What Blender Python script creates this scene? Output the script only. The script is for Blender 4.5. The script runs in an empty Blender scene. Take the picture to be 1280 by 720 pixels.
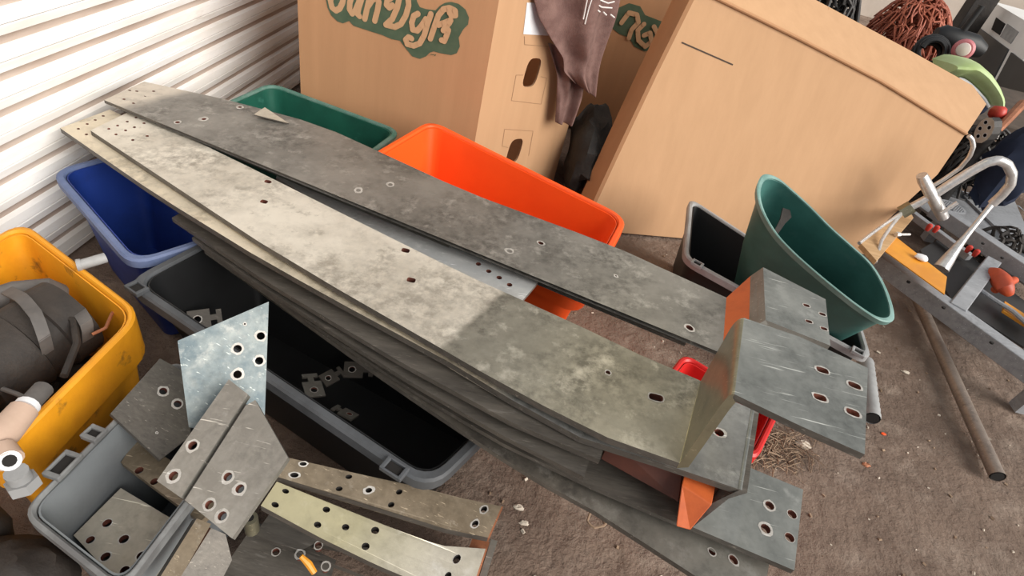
import bpy, math, random
from mathutils import Vector, Matrix, noise
from mathutils.geometry import tessellate_polygon
random.seed(7)
C = bpy.context.scene.collection
# ------------------------------------------------------------------ camera
F = 720.0; H = 1.10
V = Vector
dn = V((-225.0, 860.0, F)).normalized()
Zc = -dn
f_ = V((0, 0, 1)); Yc = (f_ - f_.dot(Zc) * Zc).normalized()
Xc = Yc.cross(Zc)
if Xc.x < 0: Xc = -Xc
AX = (Xc, Yc, Zc)
cam = bpy.data.cameras.new('camera'); co = bpy.data.objects.new('camera', cam); C.objects.link(co)
R3 = Matrix(((Xc.x, -Xc.y, -Xc.z), (Yc.x, -Yc.y, -Yc.z), (Zc.x, -Zc.y, -Zc.z)))
co.matrix_world = Matrix.Translation((0, 0, H)) @ R3.to_4x4()
cam.sensor_width = 36; cam.lens = 36 * F / 1280; cam.clip_start = .02; cam.clip_end = 200
bpy.context.scene.camera = co

def ray(px, py):
    v = V(((px - 640) / F, (py - 360) / F, 1.0))
    return V([v.dot(a) for a in AX])
def at(px, py, z=0.0):
    r = ray(px, py); t = (z - H) / r.z
    return V((r.x * t, r.y * t, z))
def aty(px, py, y):
    r = ray(px, py); t = y / r.y
    return V((r.x * t, y, H + r.z * t))
def proj(p):
    w = V(p) - V((0, 0, H)); v = Xc * w.x + Yc * w.y + Zc * w.z
    return (640 + F * v.x / v.z, 360 + F * v.y / v.z)
class PL:                                   # a plane in the room through three points
    def __init__(s, a, b, c):
        s.o = V(a); n = (V(b) - s.o).cross(V(c) - s.o).normalized()
        if n.dot(V((0, 0, H)) - s.o) < 0: n = -n
        s.n = n; s.u = (V(b) - s.o).normalized(); s.v = n.cross(s.u)
    def at(s, px, py, off=0):
        r = ray(px, py); c = V((0, 0, H)); t = (s.o - c).dot(s.n) / r.dot(s.n)
        return c + r * t + s.n * off
    def uv(s, p): d = V(p) - s.o; return V((d.dot(s.u), d.dot(s.v), 0))
    def xyz(s, u, v, w=0): return s.o + s.u * u + s.v * v + s.n * w
def vplane(px1, py1, px2, py2, z1=0, z2=0):
    a = at(px1, py1, z1); b = at(px2, py2, z2); return PL(a, b, a + V((0, 0, 1)))

# ------------------------------------------------------------------ materials
MATS = {}
def mat(name, c1, c2=None, scale=8, rough=.6, metal=0, bump=.0, bscale=None, c3=None, thr=(.4, .6), thr3=(.58, .7), scale3=None, stretch=None, rough2=None, dist=0.02, detail=6):
    m = bpy.data.materials.new(name); m.use_nodes = True; MATS[name] = m
    nt = m.node_tree; N = nt.nodes; L = nt.links; b = N['Principled BSDF']
    b.inputs['Roughness'].default_value = rough; b.inputs['Metallic'].default_value = metal
    tc = N.new('ShaderNodeTexCoord'); vec = tc.outputs['Object']
    if stretch:
        mp = N.new('ShaderNodeMapping'); mp.inputs['Rotation'].default_value = stretch[0]; mp.inputs['Scale'].default_value = stretch[1]
        L.new(vec, mp.inputs[0]); vec = mp.outputs[0]
    def nz(sc, det=detail):
        n = N.new('ShaderNodeTexNoise'); n.inputs['Scale'].default_value = sc; n.inputs['Detail'].default_value = det; n.inputs['Roughness'].default_value = .65
        L.new(vec, n.inputs['Vector']); return n
    def ramp(src, a, z):
        r = N.new('ShaderNodeMapRange'); r.inputs[1].default_value = a; r.inputs[2].default_value = z; L.new(src, r.inputs[0]); return r.outputs[0]
    def mix(fac, A, B):
        x = N.new('ShaderNodeMix'); x.data_type = 'RGBA'; L.new(fac, x.inputs[0])
        for i, q in ((6, A), (7, B)):
            if isinstance(q, tuple): x.inputs[i].default_value = (*q, 1)
            else: L.new(q, x.inputs[i])
        return x.outputs[2]
    if c2 is None: b.inputs['Base Color'].default_value = (*c1, 1)
    else:
        fac = ramp(nz(scale).outputs[0], *thr); col = mix(fac, c1, c2)
        if rough2 is not None:
            rr = N.new('ShaderNodeMapRange'); rr.inputs[3].default_value = rough; rr.inputs[4].default_value = rough2; L.new(fac, rr.inputs[0]); L.new(rr.outputs[0], b.inputs['Roughness'])
        if c3 is not None: col = mix(ramp(nz(scale3 or scale * 3.1).outputs[0], *thr3), col, c3)
        if metal:
            g1 = ramp(nz(scale * .55).outputs[0], .36, .62); col = mix(g1, mix(ramp(nz(scale * 7).outputs[0], .3, .6), tuple(v * .6 for v in c2), c2), col)
            sm = N.new('ShaderNodeMapping'); sm.inputs['Rotation'].default_value = (0, 0, .7); sm.inputs['Scale'].default_value = (3, 70, 40); L.new(tc.outputs['Object'], sm.inputs[0])
            sn = N.new('ShaderNodeTexNoise'); sn.inputs['Scale'].default_value = 5; sn.inputs['Detail'].default_value = 3; L.new(sm.outputs[0], sn.inputs[0])
            col = mix(ramp(sn.outputs[0], .66, .74), col, tuple(min(1, v * 1.7) for v in c1))
        L.new(col, b.inputs['Base Color'])
    if bump:
        bp = N.new('ShaderNodeBump'); bp.inputs['Strength'].default_value = bump; bp.inputs['Distance'].default_value = dist
        L.new(nz(bscale or scale * 4).outputs[0], bp.inputs['Height']); L.new(bp.outputs[0], b.inputs['Normal'])
    return m

M_DIRT = mat('dirt', (.275, .195, .148), (.155, .105, .079), 2.6, .95, 0, 1.0, 30, c3=(.38, .295, .235), thr=(.35, .7), thr3=(.5, .75), scale3=9, dist=.03, detail=10)
M_WHITE = mat('white_painted_sheet', (.90, .885, .87), (.80, .77, .73), 5, .5, 0, .05, 12, c3=(.50, .42, .36), thr3=(.62, .8), scale3=4, stretch=((0, 0, 0), (1, .5, 3)))
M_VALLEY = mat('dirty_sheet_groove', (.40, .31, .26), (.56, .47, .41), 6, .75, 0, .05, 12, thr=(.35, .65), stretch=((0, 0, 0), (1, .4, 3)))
M_SEAM = mat('sheet_seam', (.34, .33, .34), None, rough=.6)
M_CARD = mat('cardboard', (.47, .25, .125), (.42, .22, .108), 3, .85, 0, .05, 60, thr=(.3, .7), stretch=((0, 0, 0), (6, 6, .4)))
M_CARD2 = mat('pale_cardboard', (.53, .315, .172), (.48, .282, .15), 3, .85, 0, .05, 60, thr=(.3, .7), stretch=((0, 0, 0), (6, 6, .4)))
M_CARDEDGE = mat('cardboard_fold', (.33, .19, .10), (.28, .16, .085), 5, .9)
M_INK = mat('green_print', (.055, .088, .05), (.075, .108, .062), 20, .8)
M_DARKINK = mat('dark_pencil_mark', (.06, .04, .03), None, rough=.9)
M_LABEL = mat('paper_label', (.80, .80, .82), (.70, .70, .72), 20, .7)
M_HOLE = mat('dark_inside', (.012, .010, .009), None, rough=.9)
M_GALV = mat('dull_plated_steel', (.33, .315, .28), (.20, .19, .168), 11, .5, .35, .12, 40, c3=(.40, .385, .35), thr=(.3, .7), thr3=(.62, .80), scale3=18, rough2=.4, dist=.004)
M_BRIGHT = mat('bright_plated_steel', (.38, .385, .36), (.20, .208, .195), 13, .42, .4, .12, 40, c3=(.52, .52, .49), thr=(.3, .7), thr3=(.60, .78), scale3=16, dist=.004)
M_CREAM = mat('cream_oxidised_plating', (.62, .56, .47), (.47, .42, .34), 8, .55, .3, .12, 40, c3=(.36, .31, .23), thr=(.35, .65), thr3=(.58, .72), scale3=22, dist=.004)
M_DARKM = mat('dark_tarnished_bar', (.17, .152, .13), (.11, .098, .085), 6, .5, .35, .1, 50, c3=(.30, .28, .25), thr3=(.58, .75), dist=.004, stretch=((0, 0, -.3), (1, 6, 6)))
M_GOLD = mat('brassy_plating', (.42, .38, .25), (.30, .28, .20), 7, .33, .7, .1, 30, c3=(.55, .50, .36), thr3=(.6, .8), dist=.004)
M_BLUEP = mat('blue_stained_plating', (.40, .43, .41), (.15, .195, .215), 15, .5, .35, .1, 40, c3=(.56, .56, .52), thr=(.4, .6), thr3=(.55, .7), dist=.004)
M_COPPER = mat('copper_edge', (.50, .20, .10), (.36, .14, .07), 30, .5, .4)
M_CORE = mat('copper_hole_wall', (.26, .085, .055), (.15, .055, .04), 30, .6, .3)
M_RING = mat('scraped_ring', (.66, .63, .59), (.52, .49, .45), 50, .5, .3)
M_ORANGEBLK = mat('orange_insulation', (.62, .13, .03), (.50, .10, .025), 12, .5, 0, .05, 60)
M_ORANGE = mat('orange_plastic', (.92, .105, .012), (.86, .085, .010), 3, .42)
M_REDP = mat('red_plastic', (.62, .02, .018), (.5, .015, .015), 6, .4)
M_BLUE = mat('blue_plastic', (.012, .04, .24), (.009, .026, .15), 5, .45)
M_BLUERIM = mat('dusty_blue_plastic', (.15, .19, .33), (.11, .15, .28), 14, .6)
M_YELLOW = mat('yellow_plastic', (.78, .33, .012), (.66, .26, .012), 5, .5, 0, .1, 20, c3=(.12, .06, .02), thr3=(.60, .70), scale3=11)
M_BLACKP = mat('black_plastic', (.010, .0105, .0115), (.007, .007, .0075), 6, .5)
M_BLACKRIM = mat('dusty_black_plastic', (.085, .09, .098), (.06, .063, .068), 12, .6)
M_GREYP = mat('grey_plastic', (.175, .19, .20), (.145, .155, .165), 5, .5, 0, .04, 60)
M_GREYRIM = mat('scuffed_grey_plastic', (.20, .205, .205), (.13, .13, .13), 16, .6, 0, .1, 40)
M_LGREYRIM = mat('pale_grey_plastic', (.36, .36, .36), (.28, .28, .28), 16, .6)
M_GREEN = mat('green_plastic', (.012, .10, .066), (.009, .065, .045), 6, .45, c3=(.05, .2, .15), thr3=(.6, .8))
M_TEAL = mat('teal_plastic', (.06, .175, .155), (.045, .13, .115), 6, .45, c3=(.10, .2, .18), thr3=(.6, .8), scale3=9)
M_TEALRIM = mat('worn_teal_plastic', (.22, .36, .33), (.15, .28, .25), 14, .5)
M_SHIRT = mat('brown_cloth', (.20, .115, .098), (.15, .082, .07), 30, .95, 0, .2, 200)
M_SHIRTW = mat('white_print', (.7, .66, .64), None, rough=.9)
M_FRAME = mat('grey_painted_steel', (.42, .43, .45), (.34, .35, .37), 9, .5, .2, .04, 40, c3=(.22, .2, .18), thr3=(.66, .8))
M_CHROME = mat('brushed_chrome', (.80, .77, .75), (.70, .68, .66), 12, .3, .6)
M_WOOD = mat('pale_wood', (.58, .38, .2), (.48, .3, .15), 5, .7, stretch=((0, 0, 0), (1, 12, 1)))
M_AMBER = mat('amber_metal', (.80, .34, .03), (.68, .27, .03), 6, .4)
M_REDM = mat('red_paint', (.60, .05, .03), (.45, .04, .03), 9, .45)
M_ORRED = mat('orange_red_paint', (.62, .10, .03), (.45, .07, .03), 9, .5)
M_COPW = mat('copper_wire', (.46, .135, .07), (.30, .075, .04), 20, .55, .25)
M_DKWIRE = mat('dark_wire', (.05, .044, .04), (.022, .02, .02), 20, .6)
M_LIME = mat('lime_fabric', (.40, .52, .20), (.52, .64, .36), 4, .6, thr=(.35, .65))
M_PINK = mat('pink_plastic', (.62, .22, .24), (.5, .15, .17), 9, .5)
M_PALE = mat('pale_plastic', (.75, .66, .62), (.68, .58, .54), 9, .5)
M_NAVY = mat('navy_cloth', (.016, .026, .058), (.012, .018, .042), 9, .9)
M_BEIGE = mat('beige_wall_paint', (.58, .50, .43), (.5, .43, .36), 2, .8)
M_CABW = mat('white_cabinet_paint', (.86, .85, .83), (.80, .79, .77), 4, .5)
M_CABD = mat('charcoal_panel', (.05, .05, .05), (.042, .041, .041), 4, .5)
M_BROWNJ = mat('dusty_brown_rubber', (.036, .028, .023), (.02, .016, .014), 10, .7, 0, .2, 40)
M_STRAP = mat('grey_strap', (.14, .128, .12), (.10, .092, .088), 14, .7)
M_STRAW = mat('straw', (.36, .25, .17), (.26, .18, .12), 14, .9)
M_SACK = mat('matt_black_film', (.014, .013, .013), (.03, .028, .026), 9, .8, 0, .4, 20)
M_GAPSHADE = mat('red_brown_gap_shade', (.11, .030, .016), (.075, .022, .013), 9, .6)
M_PALEBAR = mat('pale_bluish_plating', (.60, .61, .60), (.44, .45, .45), 7, .42, .3, .1, 40, c3=(.70, .70, .68), thr3=(.6, .75), dist=.004)
M_TAN = mat('brown_tarnished_plating', (.34, .275, .195), (.19, .148, .10), 14, .5, .3, .1, 40, c3=(.46, .40, .32), thr3=(.6, .75), dist=.004)
M_GREENRIM = mat('dusty_green_plastic', (.05, .15, .115), (.14, .22, .19), 18, .6, thr=(.4, .7))
M_CREAMP = mat('cream_plastic', (.56, .40, .31), (.48, .34, .26), 9, .5)
M_DKWOOD = mat('dark_greasy_wood', (.10, .07, .05), (.06, .043, .032), 7, .8)
M_PLATE = mat('brownish_grey_plating', (.40, .375, .335), (.24, .222, .195), 13, .48, .3, .1, 40, c3=(.52, .49, .45), thr3=(.6, .78), dist=.004)
M_CHIP = mat('pale_chip', (.66, .58, .48), (.55, .47, .38), 24, .8)
M_STEELT = mat('weathered_steel_tube', (.40, .33, .28), (.30, .24, .20), 14, .4, .35, .05, 60)

# ------------------------------------------------------------------ mesh building
class MB:
    def __init__(s): s.v = []; s.f = []; s.m = []
    def add(s, vs, fs, mi=0):
        o = len(s.v); s.v += [V(v) for v in vs]; s.f += [tuple(i + o for i in f) for f in fs]; s.m += [mi] * len(fs); return s
    def box(s, c, sz, rot=None, mi=0):
        c = V(c); R = rot or Matrix.Identity(3)
        vs = [c + R @ V((x * sz[0] / 2, y * sz[1] / 2, z * sz[2] / 2)) for z in (-1, 1) for y in (-1, 1) for x in (-1, 1)]
        return s.add(vs, [(0, 2, 3, 1), (4, 5, 7, 6), (0, 1, 5, 4), (2, 6, 7, 3), (0, 4, 6, 2), (1, 3, 7, 5)], mi)
    def bar(s, a, b, w, h, up=(0, 0, 1), mi=0):
        a = V(a); b = V(b); x = (b - a).normalized(); y = V(up).cross(x).normalized(); z = x.cross(y)
        return s.box((a + b) / 2, ((b - a).length, w, h), Matrix((x, y, z)).transposed(), mi)
    def loft(s, loops, close=True, cap0=False, cap1=False, mi=0):
        n = len(loops[0]); vs = [p for l in loops for p in l]; fs = []
        for k in range(len(loops) - 1):
            for i in range(n if close else n - 1):
                j = (i + 1) % n; fs.append((k * n + i, k * n + j, (k + 1) * n + j, (k + 1) * n + i))
        if cap0: fs.append(tuple(range(n))[::-1])
        if cap1: fs.append(tuple((len(loops) - 1) * n + i for i in range(n)))
        return s.add(vs, fs, mi)
    def tube(s, pts, r, n=10, mi=0, cap=True):
        pts = [V(p) for p in pts]; rr = r if isinstance(r, (list, tuple)) else [r] * len(pts); loops = []
        t = (pts[1] - pts[0]).normalized(); ref = V((0, 0, 1)) if abs(t.z) < .9 else V((1, 0, 0)); x = t.cross(ref).normalized()
        for i, p in enumerate(pts):
            t = (pts[min(i + 1, len(pts) - 1)] - pts[max(i - 1, 0)]).normalized()
            x = (x - x.dot(t) * t).normalized(); y = t.cross(x)
            loops.append([p + (x * math.cos(2 * math.pi * k / n) + y * math.sin(2 * math.pi * k / n)) * rr[i] for k in range(n)])
        return s.loft(loops, True, cap, cap, mi)
    def prism(s, pts, d, mi=0, side=None):
        n = len(pts); pts = [V(p) for p in pts]; d = V(d)
        s.add(pts + [p + d for p in pts], [tuple(range(n)), tuple(range(2 * n - 1, n - 1, -1))], mi)
        o = len(s.v) - 2 * n
        for i in range(n):
            j = (i + 1) % n; s.f.append((o + i, o + i + n, o + j + n, o + j)); s.m.append(mi if side is None else side)
        return s
ROOTS = []
def link(name, mb, mats, parent=None, smooth=False, loc=None, bevel=0):
    me = bpy.data.meshes.new(name)
    if parent is not None: off = parent['_loc']; off = V(off)
    else:
        lo = V([min(v[i] for v in mb.v) for i in range(3)]); hi = V([max(v[i] for v in mb.v) for i in range(3)])
        off = V(loc) if loc is not None else V(((lo.x + hi.x) / 2, (lo.y + hi.y) / 2, lo.z))
    me.from_pydata([v - off for v in mb.v], [], mb.f)
    for m in (mats if isinstance(mats, (list, tuple)) else [mats]): me.materials.append(m)
    me.polygons.foreach_set('material_index', mb.m)
    import bmesh
    bm = bmesh.new(); bm.from_mesh(me); bmesh.ops.remove_doubles(bm, verts=bm.verts, dist=1e-5); bmesh.ops.recalc_face_normals(bm, faces=bm.faces); bm.to_mesh(me); bm.free()
    if smooth:
        me.polygons.foreach_set('use_smooth', [True] * len(me.polygons))
        me.set_sharp_from_angle(angle=math.radians(38))
    o = bpy.data.objects.new(name, me); C.objects.link(o)
    if parent is not None: o.parent = parent
    else: o.location = off
    if bevel:
        b = o.modifiers.new('bevel', 'BEVEL'); b.width = bevel; b.segments = 2; b.limit_method = 'ANGLE'; b.angle_limit = math.radians(40)
    return o
def tag(o, label, cat, group=None, kind=None):
    o['label'] = label; o['category'] = cat
    if group: o['group'] = group
    if kind: o['kind'] = kind
    return o
def thing(name, label, cat, loc, group=None):
    o = bpy.data.objects.new(name, None); C.objects.link(o); o.location = V(loc); o['_loc'] = tuple(V(loc)); o.empty_display_size = .05
    ROOTS.append(o); return tag(o, label, cat, group)
def struct(name, mb, mats, **k):
    o = link(name, mb, mats, **k); o['kind'] = 'structure'; return o

# ---- plates with real holes -------------------------------------------------
def hole_loop(c, r, ang=0, n=12):             # c in uv; r = radius or (half length, half width) of a slot
    if isinstance(r, (int, float)): r = (r, r)
    a, b = r; pts = []
    for k in range(n):
        t = 2 * math.pi * k / n
        x = math.copysign(abs(math.cos(t)) ** .6, math.cos(t)) * a if a != b else math.cos(t) * a
        y = math.copysign(abs(math.sin(t)) ** .6, math.sin(t)) * b if a != b else math.sin(t) * b
        pts.append(V((c.x + x * math.cos(ang) - y * math.sin(ang), c.y + x * math.sin(ang) + y * math.cos(ang), 0)))
    return pts
def sheet(outline, holes, fmap, t, mb=None, edge=2, ringw=0, ring=3, core=1, top=0):
    """flat outline + holes in uv, mapped by fmap(u, v, w); w=0 is the top face, w=-t the bottom"""
    mb = mb or MB(); loops = [outline] + [h for h, rg in holes]
    tri = tessellate_polygon(loops); flat = [p for l in loops for p in l]; n = len(flat)
    mb.add([fmap(p.x, p.y, 0) for p in flat] + [fmap(p.x, p.y, -t) for p in flat], [])
    o = len(mb.v) - 2 * n
    for a in tri:
        mb.f.append(tuple(o + i for i in a)); mb.m.append(top); mb.f.append(tuple(o + n + i for i in a[::-1])); mb.m.append(top)
    k = 0
    for li, l in enumerate(loops):
        for i in range(len(l)):
            j = (i + 1) % len(l); mb.f.append((o + k + i, o + k + j, o + n + k + j, o + n + k + i)); mb.m.append(edge if li == 0 else core)
        k += len(l)
    for h, rg in holes:
        if not rg: continue
        c = sum(h, V((0, 0, 0))) / len(h); q = len(h); jit = [1 + random.uniform(-.35, .35) for _ in range(q)]; rg = rg * .62
        outer = [c + (p - c) + (p - c).normalized() * rg * jit[i] for i, p in enumerate(h)]
        vs = [fmap(p.x, p.y, .0004) for p in h] + [fmap(p.x, p.y, .0004) for p in outer]
        mb.add(vs, [(i, (i + 1) % q, q + (i + 1) % q, q + i) for i in range(q)], ring)
    return mb
def plate(pl, outline, holes, t, mb=None, **k):
    """outline: pixels on plane pl; holes: (px, py, r, ring width[, angle])"""
    if len(outline[0]) == 2: pts = [pl.uv(pl.at(*p)) for p in outline]
    else: pts = [pl.uv(p) for p in outline]
    hs = [(hole_loop(pl.uv(pl.at(h[0], h[1])), h[2], h[4] if len(h) > 4 else 0), h[3]) for h in holes]
    return sheet(pts, hs, pl.xyz, t, mb, **k)
def resample(P, n):
    d = [0]
    for i in range(len(P) - 1): d.append(d[-1] + (P[i + 1] - P[i]).length)
    out = []
    for k in range(n + 1):
        s = d[-1] * k / n; i = 0
        while i < len(P) - 2 and d[i + 1] < s: i += 1
        f = (s - d[i]) / (d[i + 1] - d[i]); out.append(P[i].lerp(P[i + 1], f))
    return out
def pline(pix, z0, z1):                        # a long edge read off in pixels, height running from z0 to z1
    P = [at(x, y, z0 + (z1 - z0) * i / max(1, len(pix) - 1)) for i, (x, y) in enumerate(pix)]
    a = at(*pix[0], z0); b = at(*pix[-1], z1); ab = b - a; out = []
    for (x, y) in pix:
        z = z0
        for _ in range(6):
            p = at(x, y, z); s = ((p - a).to_2d().dot(ab.to_2d())) / ab.to_2d().length_squared; z = z0 + (z1 - z0) * s
        out.append(p)
    return out
def strip(near, far, t, holes=(), mb=None, n=14, **k):
    """long bar between two edges (3D point lists); holes in pixels"""
    A = resample(near, n); B = resample(far, n)
    L = sum((A[i + 1] - A[i]).length for i in range(n)); W = sum((B[i] - A[i]).length for i in range(n + 1)) / (n + 1)
    def fm(u, v, w):
        s = min(max(u / L, 0), 1) * n; i = min(int(s), n - 1); f = s - i
        return A[i].lerp(A[i + 1], f).lerp(B[i].lerp(B[i + 1], f), v / W) + V((0, 0, w))
    def inv(px, py):
        best = None
        for i in range(81):
            for j in range(11):
                q = proj(fm(L * i / 80, W * j / 10, 0)); d = (q[0] - px) ** 2 + (q[1] - py) ** 2
                if best is None or d < best[0]: best = (d, L * i / 80, W * j / 10)
        d, u, v = best; su, sv = L / 80, W / 10
        for _ in range(24):
            for du, dv in ((su, 0), (-su, 0), (0, sv), (0, -sv)):
                q = proj(fm(u + du, v + dv, 0)); e = (q[0] - px) ** 2 + (q[1] - py) ** 2
                if e < d: d, u, v = e, u + du, v + dv; break
            else: su /= 2; sv /= 2
        return V((u, v, 0))
    out = [V((L * i / n, 0, 0)) for i in range(n + 1)] + [V((L * i / n, W, 0)) for i in range(n, -1, -1)]
    hs = []
    for h in holes:
        c = inv(h[0], h[1]); r = h[2] if isinstance(h[2], (int, float)) else h[2][0]
        c.x = min(max(c.x, r * 1.3), L - r * 1.3); c.y = min(max(c.y, r * 1.3), W - r * 1.3)
        hs.append((hole_loop(c, h[2], h[4] if len(h) > 4 else 0), h[3]))
    return sheet(out, hs, fm, t, mb, **k), A, B
def ngon(pts, t, mb=None, mi=0, side=2, nrm=None):
    pts = [V(p) for p in pts]; n = (pts[1] - pts[0]).cross(pts[2] - pts[0]).normalized()
    if n.dot(V((0, 0, H)) - pts[0]) < 0: n = -n
    mb = mb or MB(); return mb.prism(pts, -n * t, mi, side)

# ---- open containers --------------------------------------------------------
def rloop(cs, r, n=5):                          # rounded loop through corner points
    out = []; m = len(cs)
    for i in range(m):
        p = cs[i]; a = (cs[i - 1] - p); b = (cs[(i + 1) % m] - p); ra = min(r, a.length * .48); rb = min(r, b.length * .48)
        s = p + a.normalized() * ra; e = p + b.normalized() * rb
        for k in range(n + 1):
            t = k / n; out.append(s * (1 - t) ** 2 + p * 2 * t * (1 - t) + e * t * t)
    return out
def inset(cs, d):                               # shrink a polygon of corners in the xy plane
    out = []; m = len(cs); c = sum(cs, V((0, 0, 0))) / m
    for i in range(m):
        p = cs[i]; a = (cs[i - 1] - p).normalized(); b = (cs[(i + 1) % m] - p).normalized()
        s = a.cross(b).length; out.append(p + (a + b) * (d / max(s, .3)))
    return out
def zs(cs, z): return [V((p.x, p.y, z)) for p in cs]
def container(name, label, cat, cs, zr, z0, mbody, mrim, taper=.04, r=.05, lip=.018, drop=.03, wall=.004, slots=(), inner=None, dip=None, rimparts=True):
    """cs: four outer rim corners (world), zr rim height, z0 bottom height"""
    c = sum(cs, V((0, 0, 0))) / 4; T = thing(name, label, cat, (c.x, c.y, z0))
    def lp(d, z, rr=None): return rloop(zs(inset(cs, d), z), max(.008, (rr or r) - d * .5))
    rim = MB(); n = 6
    L = [lp(lip * .8, zr - drop), lp(0, zr - drop), lp(0, zr - .004), lp(.004, zr), lp(lip - .003, zr), lp(lip, zr - .004), lp(lip, zr - drop * .7)]
    rim.loft(L + [L[0]])
    body = MB()
    body.loft([lp(lip + taper, z0), lp(lip + .001, zr - drop * .5), lp(lip + .001 + wall * .2, zr - .006), lp(lip + wall, zr - .006), lp(lip + taper + wall, z0 + .006)], True, True, True)
    link('body', body, mbody, T, True)
    link('rim', rim, mrim, T, True)
    return T
# ================================================================== SETTING
# floor: uneven dirt
fl = MB(); n = 120; x0, x1, y0, y1 = -1.35, 2.6, -.3, 3.2
def gz(x, y): return .010 * noise.noise(V((x * 2.3, y * 2.3, 0))) + .005 * noise.noise(V((x * 8, y * 8, 3))) + .0022 * noise.noise(V((x * 31, y * 31, 5))) - .012
def gn(a, b, k, n): return a + (b - a) * k / n
nx, ny = 240, 210
fl.add([V((gn(x0, x1, i, nx), gn(y0, y1, j, ny), gz(gn(x0, x1, i, nx), gn(y0, y1, j, ny)))) for j in range(ny + 1) for i in range(nx + 1)],
       [(j * (nx + 1) + i, j * (nx + 1) + i + 1, (j + 1) * (nx + 1) + i + 1, (j + 1) * (nx + 1) + i) for j in range(ny) for i in range(nx)])
for (a, b, c, d) in ((-1.35, -3, 14, -.3), (2.6, -.3, 14, 3.2), (-1.35, 3.2, 14, 13)):
    fl.add([(a, b, -.012), (c, b, -.012), (c, d, -.012), (a, d, -.012)], [(0, 1, 2, 3)])
struct('floor', fl, [M_DIRT], smooth=True)
# corrugated sheet wall: trapezoid ribs run level along y
wl = MB(); per = .0685; ph = .531 - per * 9; XW = -1.135
prof = []                                    # (z, depth, material of the face that starts here)
for k in range(0, 36):
    z = ph + per * (k - 2)
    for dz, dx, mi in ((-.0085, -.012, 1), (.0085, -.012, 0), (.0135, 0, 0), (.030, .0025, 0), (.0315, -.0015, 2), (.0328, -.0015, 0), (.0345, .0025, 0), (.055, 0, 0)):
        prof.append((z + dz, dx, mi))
prof = [p for p in prof if p[0] > -.02]
ys = [-.8 + .384 * i for i in range(25)]
for y_a, y_b in zip(ys, ys[1:]):
    vs = [V((XW + dx + .003 * noise.noise(V((0, y * 2, z * 6))), y, z)) for y in (y_a, y_b) for z, dx, mi in prof]; m = len(prof)
    for i in range(m - 1):
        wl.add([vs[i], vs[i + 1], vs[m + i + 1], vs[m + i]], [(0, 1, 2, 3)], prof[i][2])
wl.add([(XW - .02, -.8, -.02), (XW - .05, -.8, -.02), (XW - .05, 8.416, -.02), (XW - .02, 8.416, -.02), (XW - .02, -.8, 2.5), (XW - .05, -.8, 2.5), (XW - .05, 8.416, 2.5), (XW - .02, 8.416, 2.5)], [(0, 1, 2, 3), (4, 5, 6, 7), (1, 2, 6, 5), (0, 3, 7, 4)], 0)
struct('wall_left', wl, [M_WHITE, M_VALLEY, M_SEAM])
# far end of the shed
wb = MB(); wb.box((6, 8.5, 1.6), (16, .2, 3.4)); struct('wall_back', wb, M_BEIGE)

# ================================================================== CONTAINERS
def rect4(*ps, z): return [at(x, y, z) for x, y in ps]
# blue tote by the wall
z = .27; a = at(61, 213, z); b = at(168, 338, z); fwd = (b - a); side = V((-fwd.y, fwd.x, 0)).normalized(); b = a + fwd * .96
a2 = at(112, 196, z); sd = (a2 - a).normalized(); sd = (sd * .5 + side * .5).normalized()
blue = container('storage_tote', 'blue plastic storage tote by the corrugated wall under the far ends of the bars', 'tote', [a, b, b + side * .19, a + sd * .22], z, .0, M_BLUE, M_BLUERIM, .03, .05, .016, .02)
# dark tote under the stack of bars
a = at(153, 352, z); b = at(538, 614, z); w = V((.05, .34, 0))
dark = container('storage_tote', 'large black plastic tote under the stacked bars holding loose copper lugs', 'tote', [a, b, b + V((.17, .33, 0)), a + V((.10, .30, 0))], z, .0, M_BLACKP, M_BLACKRIM, .06, .05, .018, .025)
def slot_handle(T, p, q, mrim, h=.05, out=.0):
    """a hand grip moulded into the rim: raised frame around a dark slot"""
    p = V(p); q = V(q); d = (q - p).normalized(); s = V((d.y, -d.x, 0)); g = MB()
    L = (q - p).length; c = (p + q) / 2 + V((0, 0, .002)); R = Matrix((d, -s, V((0, 0, 1)))).transposed()
    g.box(c + s * .011, (L, .004, .010), R); g.box(c - s * .011, (L, .004, .010), R)
    g.box(c + d * L / 2, (.007, .026, .010), R); g.box(c - d * L / 2, (.007, .026, .010), R)
    g.box(c - V((0, 0, .001)), (L - .004, .018, .003), R, 1)
    link('handle', g, [mrim, M_HOLE], T, bevel=.0015)
slot_handle(dark, at(482, 580, z), at(504, 594, z), M_BLACKRIM)
slot_handle(dark, at(165, 357, z), at(178, 366, z), M_BLACKRIM)
# grey tote full of plates
a = at(217, 447, z); b = at(23, 640, z); c = at(150, 741, z)
grey = container('storage_tote', 'grey plastic tote at bottom left holding drilled metal plates', 'tote', [b, c, a + (c - b) * 1.0, a], z, .0, M_GREYP, M_GREYRIM, .018, .028, .008, .022)
slot_handle(grey, at(66, 596, z), at(92, 570, z), M_GREYRIM)
slot_handle(grey, at(112, 549, z), at(124, 538, z), M_GREYRIM)
# yellow crate
z = .28; a = at(26, 274, z); b = at(180, 392, z); c = at(-12, 584, z)
yel = container('plastic_crate', 'dirty yellow plastic crate by the left edge filled with dusty brown scrap', 'crate', [a, a + (c - b), c, b], z, .0, M_YELLOW, M_YELLOW, .02, .05, .012, .09)
# green tote behind
z = .31; a = at(338, 102, z); b = at(503, 163, z); d_ = at(288, 124, z); sd = (d_ - a).normalized()
grn = container('storage_tote', 'dark green plastic tote beside the wall behind the grey bars', 'tote', [a, a + sd * .34, b + sd * .34, b], z, .0, M_GREEN, M_GREENRIM, .03, .05, .014, .012)
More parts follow.
